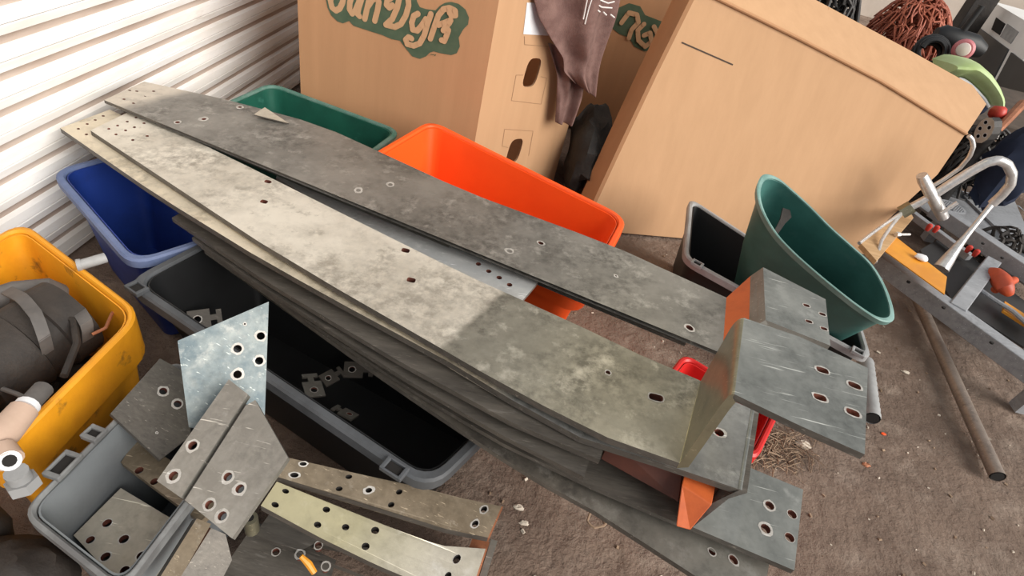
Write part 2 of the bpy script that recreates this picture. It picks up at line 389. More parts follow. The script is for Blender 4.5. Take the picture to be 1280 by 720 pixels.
# orange tote
z = .36; a = at(538, 149, z); b = at(786, 272, z); c = at(728, 384, z); d_ = c + (a - b) * 1.02
ora = container('storage_tote', 'bright orange plastic tote under the grey bars in front of the printed carton', 'tote', [a, d_, c, b], z, .0, M_ORANGE, M_ORANGE, .05, .055, .016, .03)
# red tote that carries the near ends
z = .24
c1 = at(856, 440, z); c2 = at(976, 514, z)
dd = (c2 - c1); sd = V((dd.y, -dd.x, 0)).normalized()
red = container('plastic_crate', 'small red plastic crate mostly hidden under the bent ends of the bars', 'crate', [c1, c1 + sd * .17, c2 + sd * .17, c2], z, .0, M_REDP, M_REDP, .02, .03, .012, .03)
# black tote with pale rim at right
z = .22; a = at(862, 246, z); b = at(855, 322, z); c = at(1092, 452, z); d_ = b.lerp(c, 1) + (a - b) * .62
blk = container('storage_tote', 'black tote with pale grey rim holding the teal wastebasket', 'tote', [a, b, c, d_], z, .0, M_BLACKP, M_LGREYRIM, .02, .045, .014, .022)
slot_handle(blk, b.lerp(c, .05), b.lerp(c, .10), M_LGREYRIM); slot_handle(blk, b.lerp(c, .90), b.lerp(c, .95), M_LGREYRIM)

# teal wastebasket tipped over in the black tote
rimpx = [(956, 221), (949, 238), (954, 262), (970, 290), (992, 314), (1020, 339), (1048, 362), (1074, 382), (1098, 397), (1113, 398), (1115, 386), (1106, 358), (1090, 331), (1066, 308), (1040, 285), (1012, 257), (990, 237), (972, 223)]
pr = PL(at(953, 240, .50), at(1108, 397, .36), at(1060, 302, .44))
rim0 = [pr.at(*p) for p in rimpx]; rim = []
for i in range(len(rim0)):
    q0, q1, q2, q3 = (rim0[(i + k) % len(rim0)] for k in (-1, 0, 1, 2))
    for k in range(4):
        t = k / 4; rim.append(.5 * (2 * q1 + (q2 - q0) * t + (2 * q0 - 5 * q1 + 4 * q2 - q3) * t * t + (3 * q1 - q0 - 3 * q2 + q3) * t ** 3))
cr = sum(rim, V((0, 0, 0))) / len(rim)
bc = at(955, 402, .05); ax = (cr - bc)
teal = thing('wastebasket', 'teal plastic wastebasket tipped on its side in the black tote', 'wastebasket', (bc.x, bc.y, .03))
def tl(k, s): return [bc + ax * k + (p - cr) * s for p in rim]
tb = MB(); tb.loft([tl(0, .58), tl(.03, .63), tl(.5, .84), tl(.985, .985), tl(.985, .965), tl(.5, .815), tl(.05, .60)], True, True, True); link('body', tb, M_TEAL, teal, True)
tr = MB(); q = [tl(.95, 1.0), tl(.955, 1.03), tl(.995, 1.035), tl(1.0, 1.015), tl(.995, .975), tl(.95, .972)]; tr.loft(q + [q[0]]); link('rim', tr, M_TEALRIM, teal, True)
# scrap hanging on its inner wall
sc = MB(); p1 = pr.at(996, 254, -.03); p2 = pr.at(984, 278, -.06)
sc.prism([pr.at(x, y, -.035) for x, y in ((991, 250), (1000, 253), (1002, 262), (994, 270), (985, 283), (980, 280), (988, 264))], -pr.n * .004); link('rust_stain', sc, M_BROWNJ, teal, True)

# ================================================================== BOXES BEHIND
# octagonal printed carton
fy = at(374, 110, .32).y + .02
def fpx(px, py, off=0): p = aty(px, py, fy); return V((p.x, fy - off, p.z))
xl = aty(374, 60, fy).x; cz = 1.02
pc0 = aty(620, 40, fy).x; pc1 = aty(592, 170, fy).x; xc = (pc0 + pc1) / 2
base = [V((xl, fy, 0)), V((xc, fy, 0))]
da = V((math.cos(math.radians(55)), math.sin(math.radians(55)), 0))
def onface(px, py, off=0):                    # the slanted right face
    r = ray(px, py); c = V((0, 0, H)); nn = V((da.y, -da.x, 0)); t = (base[1] - c).dot(nn) / r.dot(nn); return c + r * t + nn * off
pe = onface(703, 185); base.append(V((pe.x, pe.y, 0)))
base += [V((pe.x, pe.y + .25, 0)), V((xc, fy + .9, 0)), V((xl, fy + .9, 0)), V((xl - .02, fy + .5, 0))]
car = thing('printed_carton', 'big brown carton with a green printed logo and two hand holes beside the wall', 'carton', (xc, fy + .3, 0))
# walls with hand holes cut through the slanted face
cw = MB(); wt = .006; cc = sum(base, V((0, 0, 0))) / len(base)
for i in range(len(base)):
    p = base[i]; q = base[(i + 1) % len(base)]; d = q - p; nn = V((d.y, -d.x, 0)).normalized()
    if nn.dot(p - cc) < 0: nn = -nn
    L = d.length; out = [V((0, 0, 0)), V((L, 0, 0)), V((L, cz, 0)), V((0, cz, 0))]; u = d.normalized()
    hs = []
    if i == 1:
        for px, py in ((665, 91), (643, 189)):
            c = onface(px, py); hs.append((hole_loop(V(((c - p).dot(u), c.z, 0)), (.046, .034), math.radians(84), 20), 0))
    sheet(out, hs, lambda a, b, w, p=p, u=u, nn=nn: p + u * a + V((0, 0, b)) + nn * w, wt, cw, edge=0, core=1, top=(2 if i == 1 else 0))
link('carton_wall', cw, [M_CARD, M_CARDEDGE, M_CARD2], car)
bt = MB(); bt.prism([p + (cc - p) * .01 + V((0, 0, .004)) for p in base], (0, 0, .006)); link('carton_base', bt, M_CARD, car)
# printed logo on the front: a dark green blob and letters drawn with thick strokes
LG = lambda cx, cy: (360 + cx / 3.2, cy / 3.2)
ZO = 0.0
def stroke(mb, pts, w, off, place, mi, w2=None):
    global ZO
    ZO += .00004; P = [place(*LG(*p), off + ZO) for p in pts]
    for i in range(len(P) - 1):
        a, b = P[i], P[i + 1]; d = (b - a).normalized(); s = FN.cross(d).normalized() * w / 2
        ZO += .000012; mb.add([q + FN * ZO * .02 for q in (a - s, b - s, b + s, a + s)], [(0, 1, 2, 3)], mi)
    for p in P:
        ZO += .000012; p = p + FN * ZO * .5; u = FU; v = FN.cross(FU); mb.add([p + (u * math.cos(k * math.pi / 6) + v * math.sin(k * math.pi / 6)) * w / 2 for k in range(12)], [tuple(range(12))], mi)
FN = V((0, -1, 0)); FU = V((1, 0, 0))
LGc = lambda cx, cy: (400 + cx / 6.4, cy / 6.4)
blob = [(48, -60), (50, 0), (62, 60), (92, 122), (140, 170), (185, 186), (235, 166), (268, 205), (400, 248), (500, 280), (575, 312), (640, 325), (690, 390), (740, 450), (800, 470), (850, 450), (880, 420), (910, 410), (960, 424), (1050, 440), (1095, 425), (1120, 370), (1110, 300), (1145, 236), (1185, 195), (1192, 140), (1165, 75), (1110, 30), (1050, 14), (1000, 22), (960, 46), (925, 82), (850, 72), (800, 56), (776, 10), (765, -60)]
letters = [[(98, -50), (85, 5), (98, 60), (128, 84), (160, 66), (182, 20), (196, -50)],
           [(262, -50), (240, 20), (238, 75), (258, 108), (284, 86), (312, 20), (326, -50)], [(344, -40), (312, 60), (302, 112), (318, 128)],
           [(402, -30), (380, 60), (360, 150)], [(385, 50), (420, -5), (455, -15), (474, 12), (462, 80), (440, 165)],
           [(572, -20), (540, 0), (534, 38), (556, 60), (582, 40)], [(640, -30), (620, 60), (580, 150), (530, 196)], [(530, 196), (600, 214), (650, 190), (690, 120), (712, 40), (704, -40)],
           [(786, 108), (752, 126), (736, 180), (744, 235), (780, 244), (818, 200), (850, 150)], [(890, 110), (862, 190), (836, 280), (800, 345), (750, 364), (700, 350), (688, 316), (712, 294), (736, 306)],
           [(886, 306), (918, 210), (950, 120), (990, 72), (1040, 62), (1084, 84), (1086, 120), (1054, 124), (1040, 100)], [(950, 196), (1000, 180), (1048, 160)], [(1040, 176), (1000, 222), (990, 240), (1030, 236), (1012, 290), (996, 326), (976, 318)]]
lgm = MB(); B3 = [fpx(*LGc(*p), .0012) for p in blob]; _LG = LG; LG = LGc
tri = tessellate_polygon([[V((p.x, p.z, 0)) for p in B3]]); lgm.add(B3, [tuple(t) for t in tri], 0)
for l in letters: stroke(lgm, l, .0158, .0016, fpx, 1)
for l in ([(890, 430), (908, 434)], [(914, 430), (922, 442), (930, 432)]): stroke(lgm, l, .002, .0022, fpx, 0)
LG = _LG
o = link('printed_logo', lgm, [M_INK, M_CARD2], car); o['label'] = 'green logo with pale bubble letters'
pf = MB()                                     # perforated squares, the fold and the white label on the slanted face
FNs = V((da.y, -da.x, 0))
def line(mb, pts, w, off, mi):
    P = [onface(*p, off) for p in pts]
    for a, b in zip(P, P[1:]):
        d = (b - a).normalized(); s = FNs.cross(d) * w / 2; mb.add([a - s, b - s, b + s, a + s], [(0, 1, 2, 3)], mi)
CP = lambda cx, cy: (360 + cx / 3.2, cy / 3.2)
for pts in (((940, 300), (912, 300), (893, 402), (1012, 416), (1034, 312), (1010, 306)), ((880, 590), (856, 584), (866, 516), (980, 524), (962, 622)), ((945, 145), (946, 178), (1070, 188))):
    pf = MB(); line(pf, [CP(*p) for p in pts], .0016, .001, 0); link('perforation', pf, [M_CARDEDGE], car)
lb = MB(); lb.prism([onface(*CP(*p), .0015) for p in ((955, 10), (1040, 12), (1040, 142), (940, 136))], FNs * -.001); o = link('shipping_label', lb, M_LABEL, car); o['label'] = 'white paper label'

# second printed carton, further back
y2 = fy + 1.0
def f2(px, py, off=0): p = aty(px, py, y2); return V((p.x, y2 - off, p.z))
xa = aty(716, 60, y2).x; xb = xa + .52; zb = aty(760, 144, y2).z
car2 = thing('printed_carton', 'second brown carton with a half hidden dark logo, between the shirt and leaning carton', 'carton', ((xa + xb) / 2, y2 + .3, 0))
cb = MB(); cb.box(((xa + xb) / 2, y2 + .3, .54), (xb - xa, .6, 1.08)); link('carton_wall', cb, M_CARD, car2, bevel=.004)
l2 = MB(); LG2 = lambda cx, cy: (680 + cx / 3.2, cy / 3.2)
bl2 = [(270, 110), (300, 30), (340, 12), (385, 25), (405, 60), (470, 85), (478, 110), (455, 150), (435, 200), (400, 205), (360, 185), (340, 150), (300, 135)]
P = [f2(*LG2(*p), .0015) for p in bl2]; l2.add(P, [tuple(t) for t in tessellate_polygon([[V((p.x, p.z, 0)) for p in P]])], 0)
_LG = LG; LG = LG2
for l in ([(310, 90), (340, 50), (372, 58), (378, 88), (350, 118)], [(350, 118), (340, 150)], [(400, 95), (375, 120), (378, 160), (405, 185), (430, 165), (425, 130), (400, 140)], [(440, 105), (452, 130)]): stroke(l2, l, .019, .0025, f2, 1)
LG = _LG
o = link('printed_logo', l2, [M_INK, M_CARD2], car2); o['label'] = 'dark green logo cut off by the leaning carton'
# black sacks in the dark gap
def blob_mesh(c, r, seed, nu=18, nv=12, amp=.25):
    mb = MB(); loops = []
    for j in range(1, nv):
        th = math.pi * j / nv; l = []
        for i in range(nu):
            phi = 2 * math.pi * i / nu; d = V((math.sin(th) * math.cos(phi), math.sin(th) * math.sin(phi), -math.cos(th)))
            k = 1 + amp * noise.noise(d * 2.2 + V((seed, 0, 0))) + amp * .5 * noise.noise(d * 6 + V((0, seed, 0)))
            l.append(V(c) + V((d.x * r[0], d.y * r[1], d.z * r[2])) * k)
        loops.append(l)
    return mb.loft(loops, True, True, True)
g = at(735, 215, .15)
tag(link('rubbish_sack', blob_mesh((.15, 2.14, .15), (.08, .25, .15), 4), M_SACK, smooth=True), 'crumpled black sack in the dark gap between the two cartons', 'sack')

# big leaning carton
la = at(730, 287, 0); lbx = at(1085, 318, 0); hd = (lbx - la).normalized(); bk = V((-hd.y, hd.x, 0)); lean = math.radians(14)
upv = V((0, 0, 1)) * math.cos(lean) + bk * math.sin(lean)
pc = PL(la, lbx, la + upv)
bot = lambda f: la.lerp(lbx, f)
out = [pc.at(874, -13), pc.at(900, 0), pc.at(1000, 49), pc.at(1100, 101), pc.at(1207, 167), pc.at(1172, 218), pc.at(1082, 300), bot(1.0), bot(.0), pc.at(780, 180), pc.at(822, 92)]
lean_c = thing('folded_carton', 'huge plain brown carton leaning back behind the black tote with a folded top flap', 'carton', (la + lbx) / 2)
lm = MB(); lm.prism(out, -pc.n * .05, 0, 1); link('front_panel', lm, [M_CARD2, M_CARD], lean_c)
# left side panel and rounded fold
sp = MB(); so = [out[0], out[10], out[9], out[8]]; dep = -pc.n * .07 - hd * .034
L0 = so; L1 = [p - hd * .012 - pc.n * .006 for p in so]; L2 = [p + dep for p in so]; L3 = [p + dep - pc.n * .01 for p in so]; L4 = [p - pc.n * .05 for p in so]
sp.loft([L0, L1, L2, L3, L4], False); link('side_panel', sp, [M_CARD], lean_c, True)
# top flap folded back along the crease
up2 = (upv * .55 + bk * .83).normalized()
fo = [out[0], out[2], out[3], out[4]]
pf2 = PL(fo[0], fo[3], fo[0] + up2 + hd * .1)
flp = [fo[0] + pc.n * .004, fo[1] + pc.n * .004, fo[2] + pc.n * .004, fo[3] + pc.n * .004, pf2.at(1233, 130), pf2.at(1216, 107), pf2.at(1132, 60), pf2.at(1020, 0), pf2.at(948, -40)]
fm = MB(); fm.prism(flp, -pf2.n * .007, 0, 1); link('top_flap', fm, [M_CARD2, M_CARDEDGE], lean_c)
ck = MB(); PP = [p + pc.n * .004 for p in fo]; ck.tube(PP, .006, 8); o = link('crease', ck, M_CARD, lean_c, True)
mk = MB(); a = pc.at(852, 53, .001); b = pc.at(916, 81, .001); s = pc.n.cross((b - a).normalized()) * .0022; mk.add([a - s, b - s, b + s, a + s], [(0, 1, 2, 3)]); o = link('pencil_line', mk, M_DARKINK, lean_c); o['label'] = 'short dark line drawn on the panel'
tp = MB(); a = pf2.at(1036, 10, .001); b = pf2.at(1026, 45, .001); s = pf2.n.cross((b - a).normalized()) * .002; tp.add([a - s, b - s, b + s, a + s], [(0, 1, 2, 3)])
link('tape_mark', tp, M_CARD, lean_c); tp = MB()
a = pf2.at(1188, 104, .001); b = pf2.at(1197, 150, .001); s = pf2.n.cross((b - a).normalized()) * .0016; tp.add([a - s, b - s, b + s, a + s], [(0, 1, 2, 3)]); link('crease_line', tp, M_CARD, lean_c)

# brown shirt hung over the carton edge
sh = thing('shirt', 'brown long sleeved shirt hanging over the corner of the printed carton', 'shirt', onface(712, 160))
def cloth(rows, depth, amp, seed, n=22, thick=.004):
    """rows: (px left, py left, px right, py right); depth: distance in front of the slanted carton face"""
    mb = MB(); loops = []; R = []
    for k in range(len(rows) - 1):
        for s in range(4): R.append(tuple(rows[k][i] + (rows[k + 1][i] - rows[k][i]) * s / 4 for i in range(4)))
    R.append(rows[-1])
    for j, (ax_, ay, bx, by) in enumerate(R):
        l = []
        for i in range(n + 1):
            t = i / n; px = ax_ + (bx - ax_) * t; py = ay + (by - ay) * t
            o_ = depth + amp * math.sin(t * 9 + seed + j * .12) * math.sin(math.pi * t) + amp * .8 * noise.noise(V((t * 5, j * .12, seed)))
            p = onface(min(px, 700), py, 0) if False else None
            r = ray(px, py); c = V((0, 0, H)); tt = (SH_O - c).dot(SH_N) / r.dot(SH_N); l.append(c + r * tt + SH_N * o_)
        loops.append(l)
    mb.loft(loops, False)
    return mb
SH_O = onface(690, 130) + FNs * .10; SH_N = V((.60, -.80, 0)).normalized()
def solid(o, t=.003):
    m = o.modifiers.new('solid', 'SOLIDIFY'); m.thickness = t; s = o.modifiers.new('sub', 'SUBSURF'); s.levels = 1; s.render_levels = 1; return o
tq = [proj(onface(x, 20, .07).to_2d().to_3d() + V((0, 0, cz + .012))) for x in (660, 702)]
b1 = cloth([(tq[0][0] - 6, tq[0][1], tq[1][0] + 95, tq[1][1]), (660, -40, 790, -50), (669, 0, 775, 0), (676, 25, 769, 28), (690, 50, 762, 55), (704, 72, 756, 76), (706, 90, 750, 97), (722, 106, 744, 122)], .0, .030, 1.3)
solid(link('torso', b1, M_SHIRT, sh, True))
b2 = cloth([(694, 60, 742, 80), (705, 100, 740, 108), (704, 130, 736, 130), (702, 161, 723, 165)], -.045, .02, 4.1)
solid(link('sleeve', b2, M_SHIRT, sh, True))
b3 = MB()
for pts in (((742, -8), (736, 10), (731, 30)), ((735, -6), (731, 14), (729, 24)), ((744, 4), (752, 9), (765, 10)), ((746, 12), (750, 15)), ((754, 15), (758, 19)), ((763, 18), (768, 22)), ((750, 0), (760, 4), (768, 2))):
    P = []
    for px, py in pts:
        r = ray(px, py); c = V((0, 0, H)); tt = (SH_O + SH_N * .03 - c).dot(SH_N) / r.dot(SH_N); P.append(c + r * tt)
    b3.tube(P, .0022, 5)
o = link('chest_print', b3, M_SHIRTW, sh); o['label'] = 'faded white chest print'
# ================================================================== BARS
def split_mat(name, cA, cB, pt, d, soft=.012, rA=.5, rB=.42, mA=.25, mB=.5):
    """one plated bar with its far and near stretches in two colours: three tones each, border across the bar"""
    m = bpy.data.materials.new(name); m.use_nodes = True; nt = m.node_tree; N = nt.nodes; L = nt.links; b = N['Principled BSDF']
    tc = N.new('ShaderNodeTexCoord'); vec = tc.outputs['Object']
    def nz(sc, det=7):
        n = N.new('ShaderNodeTexNoise'); n.inputs['Scale'].default_value = sc; n.inputs['Detail'].default_value = det; n.inputs['Roughness'].default_value = .68; L.new(vec, n.inputs['Vector']); return n.outputs[0]
    def rng(s, a, z):
        r = N.new('ShaderNodeMapRange'); r.inputs[1].default_value = a; r.inputs[2].default_value = z; L.new(s, r.inputs[0]); return r.outputs[0]
    def mix(f, A, B):
        x = N.new('ShaderNodeMix'); x.data_type = 'RGBA'; L.new(f, x.inputs[0])
        for i, q in ((6, A), (7, B)):
            if isinstance(q, tuple): x.inputs[i].default_value = (*q, 1)
            else: L.new(q, x.inputs[i])
        return x.outputs[2]
    def tri(c, k):
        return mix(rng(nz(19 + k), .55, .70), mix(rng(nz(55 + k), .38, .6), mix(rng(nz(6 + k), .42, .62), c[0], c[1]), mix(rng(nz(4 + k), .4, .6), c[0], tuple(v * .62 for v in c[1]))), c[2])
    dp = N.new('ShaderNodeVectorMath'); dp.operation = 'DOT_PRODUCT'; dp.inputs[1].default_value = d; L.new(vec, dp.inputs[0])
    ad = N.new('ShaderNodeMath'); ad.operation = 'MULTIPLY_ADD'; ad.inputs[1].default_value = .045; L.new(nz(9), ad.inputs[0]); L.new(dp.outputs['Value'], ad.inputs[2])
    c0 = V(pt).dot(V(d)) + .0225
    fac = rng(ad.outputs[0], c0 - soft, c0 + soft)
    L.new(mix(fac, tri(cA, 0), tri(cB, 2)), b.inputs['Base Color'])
    for sock, a, z in (('Roughness', rA, rB), ('Metallic', mA, mB)):
        r = N.new('ShaderNodeMapRange'); r.inputs[3].default_value = a; r.inputs[4].default_value = z; L.new(fac, r.inputs[0]); L.new(r.outputs[0], b.inputs[sock])
    bp = N.new('ShaderNodeBump'); bp.inputs['Strength'].default_value = .12; bp.inputs['Distance'].default_value = .004; L.new(nz(45), bp.inputs['Height']); L.new(bp.outputs[0], b.inputs['Normal'])
    return m
def PM(top, edge=None, core=None, ring=None): return [top, core or M_CORE, edge or M_DARKM, ring or M_RING]
def vertz(P, px, py):
    best = None
    for i in range(-400, 401):
        z = P.z + i * .001; q = proj((P.x, P.y, z)); d = (q[0] - px) ** 2 + (q[1] - py) ** 2
        if best is None or d < best[0]: best = (d, z)
    return best[1]
def hz(a, z): return [at(x, y, z) for x, y in a]
WV = V((.028, .158, 0))
T3 = V((0, 0, 1))

# --- main bar on top, its near end stepped up
near = pline([(113, 163), (320, 300), (420, 360), (561, 441), (640, 487), (722, 529), (770, 552), (822, 571), (850, 579)], .358, .47)
far = pline([(165, 138), (300, 203), (460, 283), (585, 345), (718, 404), (780, 435), (876, 476)], .358, .47)
hA = [(x, y, .0045, 0) for x, y in ((170, 147), (159, 152), (147, 157), (136, 161), (180, 154), (168, 159), (157, 163), (145, 168), (195, 153), (184, 170), (166, 175))]
hA += [(x, y, (.0085, .006), .0, .3) for x, y in ((507, 313), (514, 350), (335, 227), (330, 252))] + [(820, 497, (.011, .0065), .006, .2), (760, 466, .004, .004)]
hA = [h[:3] + (h[3] * .7,) + h[4:] for h in hA]; bm_, A, B = strip(near, far, .012, hA)
mid = (near[0] + far[-1]) / 2
main = thing('busbar', 'topmost wide plated bar, pale far stretch, near end stepped up to a four slot plate', 'bar', (mid.x, mid.y, .33))
dv = (far[-1] - far[0]).normalized()
M_MAIN = split_mat('plating_with_painted_reflection', ((.72, .67, .58), (.55, .50, .42), (.30, .27, .22)), ((.34, .32, .265), (.23, .215, .175), (.50, .47, .40)), at(612, 390, .42) - V(main['_loc']), tuple(dv), .006)  # cream tint is its own; sharp pale stretch paints a reflection into the colour
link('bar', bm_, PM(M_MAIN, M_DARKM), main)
b0, b1_ = A[-1], B[-1]
zt = vertz(b1_, 923, 394)

t0, t1 = at(912, 490, zt), at(921, 396, zt)
def panel(quads, t, mb=None, mi=0, n_ref=None):
    """bent sheet through a list of cross edges (a, b); thickness below"""
    mb = mb or MB(); m = len(quads); top = []; bot_ = []
    for i, (a, b) in enumerate(quads):
        a0, b0 = quads[max(i - 1, 0)]; a2, b2 = quads[min(i + 1, m - 1)]
        d = ((a2 - a0) + (b2 - b0)).normalized(); w = (b - a).normalized(); nn = w.cross(d).normalized()
        if nn.z > 0 or (abs(nn.z) < .3 and nn.dot(V((0, 0, H)) - a) > 0 and nn.z > -.05): nn = -nn
        top.append((a, b)); bot_.append((a + nn * t, b + nn * t))
    loops = [[p[0], p[1], q[1], q[0]] for p, q in zip(top, bot_)]
    mb.loft(loops, True, True, True, mi); return mb
def cv(e0, e1, e2, k=.25):                       # round the corner e1 between e0 and e2
    f = lambda a, b, t: (a[0].lerp(b[0], t), a[1].lerp(b[1], t))
    p = f(e1, e0, k); q = f(e1, e2, k); out = []
    for i in range(6):
        t = i / 5; out.append(tuple(p[j] * (1 - t) ** 2 + e1[j] * 2 * t * (1 - t) + q[j] * t * t for j in (0, 1)))
    return out
E0 = (A[-1], B[-1]); E1 = (t0, t1); Em = (A[-2], B[-2]); Ex = (at(940, 503, zt), at(962, 402, zt))
seq = [tuple(E0[j].lerp(Em[j], .01) for j in (0, 1))] + [E0] + cv(E0, E1, Ex, .22)
link('riser', panel(seq, .012), [M_GOLD], main, True)
pt_ = PL(at(912, 490, zt), at(1080, 568, zt), at(1085, 460, zt))
pm = plate(pt_, [seq[-1][0], (at(1000, 532, zt)), at(1081, 568, zt), at(1085, 460, zt), at(1000, 421, zt), seq[-1][1]],
           [(1028, 463, (.0085, .0055), .004, .25), (1068, 482, (.0085, .0055), .004, .1), (1025, 497, (.0085, .0055), .004, .25), (1066, 516, (.0085, .0055), .004, .1)], .010)
link('end_plate', pm, PM(M_BRIGHT), main)

# --- second bar, under the first: near end stepped down
near = pline([(75, 160), (195, 243), (320, 320), (420, 376), (561, 452), (640, 500), (720, 545), (849, 586), (925, 612)], .340, .452)
far = pline([(137, 137), (310, 214), (470, 294), (600, 358), (730, 415), (800, 450), (941, 512)], .340, .452)
hB = [(x, y, .0045, 0) for x, y in ((98, 161), (109, 155), (119, 150), (129, 145), (108, 168), (148, 205), (305, 300))] + [(899, 541, .0075, .006)]
bm_, A, B = strip(near, far, .012, hB)
mid = (near[0] + far[-1]) / 2
sec = thing('busbar', 'cream tinted bar under the topmost one, near end stepped down to a four hole plate', 'bar', (mid.x, mid.y, .31))
M_SEC = split_mat('cream_and_bright_plating', ((.74, .65, .50), (.60, .53, .41), (.40, .34, .25)), ((.36, .36, .345), (.27, .27, .26), (.46, .46, .44)), at(640, 470, .42) - V(sec['_loc']), tuple(dv), .03)
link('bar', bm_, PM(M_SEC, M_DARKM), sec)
zl = .375; e0 = (A[-1], B[-1]); e1 = (at(866, 659, zl), at(936, 584, zl)); ex = (at(900, 674, zl), at(960, 594, zl))
rm = panel([e0, (e0[0].lerp(e1[0], .5), e0[1].lerp(e1[1], .5)), e1], .010); link('riser', rm, [M_DARKM], sec)
nose = MB(); nose.tube([e0[0] - T3 * .005, e0[1] - T3 * .005], .006, 10); link('bend', nose, M_BRIGHT, sec, True)
pq = PL(e1[0], at(993, 712, zl), at(1003, 612, zl))
pm = plate(pq, [e1[0], at(993, 713, zl), at(1004, 612, zl), e1[1]], [(962, 632, .0072, .005), (990, 643, .0072, .002), (957, 661, .0075, .006), (987, 672, .0072, .002)], .010)
link('end_plate', pm, PM(M_BRIGHT), sec)

# --- three more bars in the stack
def stacked(label, pix, z0, z1, t, W, holes=(), m=M_DARKM, endW=None):
    near = pline(pix, z0, z1); d0 = (near[-1] - near[0]).normalized()
    far = [p + W for p in near]
    if endW: far[-1] = near[-1] + endW
    bm_, A, B = strip(near, far, t, holes)
    o = link('busbar', bm_, PM(m, M_DARKM), None, loc=(0, 0, 0) if m is M_TAILBAR else None); return tag(o, label, 'bar')
WS = V((.03, .150, 0))
M_TAILBAR = split_mat('tarnished_and_grey_plating', ((.17, .15, .125), (.11, .098, .085), (.27, .25, .22)), ((.30, .285, .25), (.21, .20, .175), (.40, .385, .35)), at(800, 660, .34) - V((0, 0, 0)), tuple(dv), .10)
stacked('third bar down in the tarnished stack, ending above the dark gap with orange blocks', [(215, 272), (330, 350), (421, 405), (500, 452), (640, 528), (750, 575)], .326, .425, .010, WS)
stacked('fourth bar down in the tarnished stack, its near end just short of the third one', [(240, 297), (330, 360), (421, 419), (505, 472), (620, 540), (730, 596)], .314, .400, .009, WS)
stacked('fifth bar down in the tarnished stack, carrying the orange block at its near end', [(250, 306), (330, 364), (421, 425), (505, 481), (620, 550), (735, 606), (866, 662)], .303, .364, .008, WS, (), M_DARKM, V((.03, .085, 0)))
stacked('lowest and longest bar of the tarnished stack, its end below the drilled end plates', [(255, 312), (311, 350), (350, 378), (421, 431), (505, 490), (572, 535), (664, 596), (728, 629), (795, 672), (860, 714), (950, 772)], .292, .345, .010, WS, [(917, 700, .007, .004), (890, 690, .0055, .003)], M_TAILBAR, V((.035, .10, 0)))

# --- orange spacer blocks between the near ends
def block(label, px, zt_, zb_, ext, sh_=V((0, 0, 0))):
    P = [at(*px[0], zt_), at(*px[1], zt_), at(*px[2], zb_), at(*px[3], zb_)]
    P = [q + sh_ for q in P]; mb = MB(); mb.prism(P, ext); return tag(link('spacer_block', mb, M_ORANGEBLK, bevel=.0015), label, 'block')
block('bright orange spacer block showing under the stepped down end of the second bar', [(852, 606), (890, 631), (863, 663), (845, 658)], .425, .384, V((.02, .07, 0)))
P = [at(752, 570, .412), at(846, 606, .424), at(840, 653, .388), at(740, 596, .378)]; P = [q + V((.012, .035, 0)) for q in P]; mb = MB(); mb.prism(P, V((.005, .02, 0)))  # added red brown sheet; the shade of the gap is in its colour
tag(link('gap_shade_board', mb, M_GAPSHADE, bevel=.001), 'added red brown sheet darkening the gap of the bar stack beside the orange block', 'board')

# --- grey bars at the back
near = pline([(130, 125), (225, 162), (340, 210), (460, 256), (610, 309), (700, 345), (780, 384), (903, 442)], .370, .468)
far = pline([(180, 102), (290, 126), (400, 156), (475, 190), (581, 239), (766, 307), (908, 372)], .370, .468)
hU = [(448, 238, .0055, .008), (488, 231, .0055, .007), (255, 149, .0055, .010), (222, 153, .0055, .006), (300, 134, .005, .007), (637, 314, .006, .007), (676, 304, .006, .005), (862, 410, .007, .006), (770, 345, .002, .006)]
hU += [(x, y, .0042, 0) for x, y in ((162, 113), (171, 114), (192, 114), (155, 124), (167, 129), (182, 120))]
bm_, A, B = strip(near, far, .008, hU); mid = (near[0] + far[-1]) / 2
up = thing('busbar', 'dull grey bar nearest the orange tote with an orange sleeve at its raised near end', 'bar', (mid.x, mid.y, .35))
M_UP = split_mat('pale_ended_grey_plating', ((.60, .54, .46), (.48, .43, .37), (.34, .31, .27)), ((.29, .275, .25), (.205, .195, .175), (.42, .40, .365)), at(200, 125, .37) - V(up['_loc']), tuple(dv), .02, .55, .45, .2, .45)
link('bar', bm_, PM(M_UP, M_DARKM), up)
u0 = (A[-1], B[-1]); u1 = (at(936, 412, .495), at(938, 345, .495)); u2 = (at(957, 400, .52), at(954, 334, .52)); u3 = (at(1038, 432, .52), at(1032, 374, .52))
sl = panel([u0, (u0[0].lerp(u1[0], .5), u0[1].lerp(u1[1], .5)), u1], .012); o = link('insulating_sleeve', sl, [M_ORANGEBLK], up); o['label'] = 'orange insulating sleeve'
link('riser', panel([u1, (u1[0].lerp(u2[0], .5), u1[1].lerp(u2[1], .5)), u2], .010), [M_GALV], up)
pq = PL(u2[0], u3[0], u3[1])
pm = plate(pq, [u2[0], u3[0], u3[1], u2[1]], [(1008, 382, (.006, .004), .003, .2), (1028, 393, (.006, .004), .003, .2), (1011, 402, (.006, .004), .003, .2), (1030, 411, (.006, .004), .003, .2)], .014)
link('end_plate', pm, PM(M_BRIGHT, M_GALV), up)
stacked('thin grey bar tucked under the sleeved grey bar, ending just short of it', [(150, 135), (275, 180), (410, 236), (510, 279), (640, 329), (780, 396), (857, 430)], .348, .436, .006, V((.02, .13, 0)), (), M_GALV)
near = pline([(345, 222), (460, 290), (560, 338), (652, 377)], .335, .425); far = pline([(352, 205), (470, 262), (580, 312), (673, 352)], .335, .425)
bm_, A, B = strip(near, far, .008, [(598, 330, .0055, 0), (611, 339, .0055, 0), (624, 347, .0055, 0), (637, 356, .0055, 0)])
tag(link('busbar', bm_, PM(M_PALEBAR, M_GALV)), 'narrow bright bar with four holes in a row, lying between the two wide bars', 'bar')
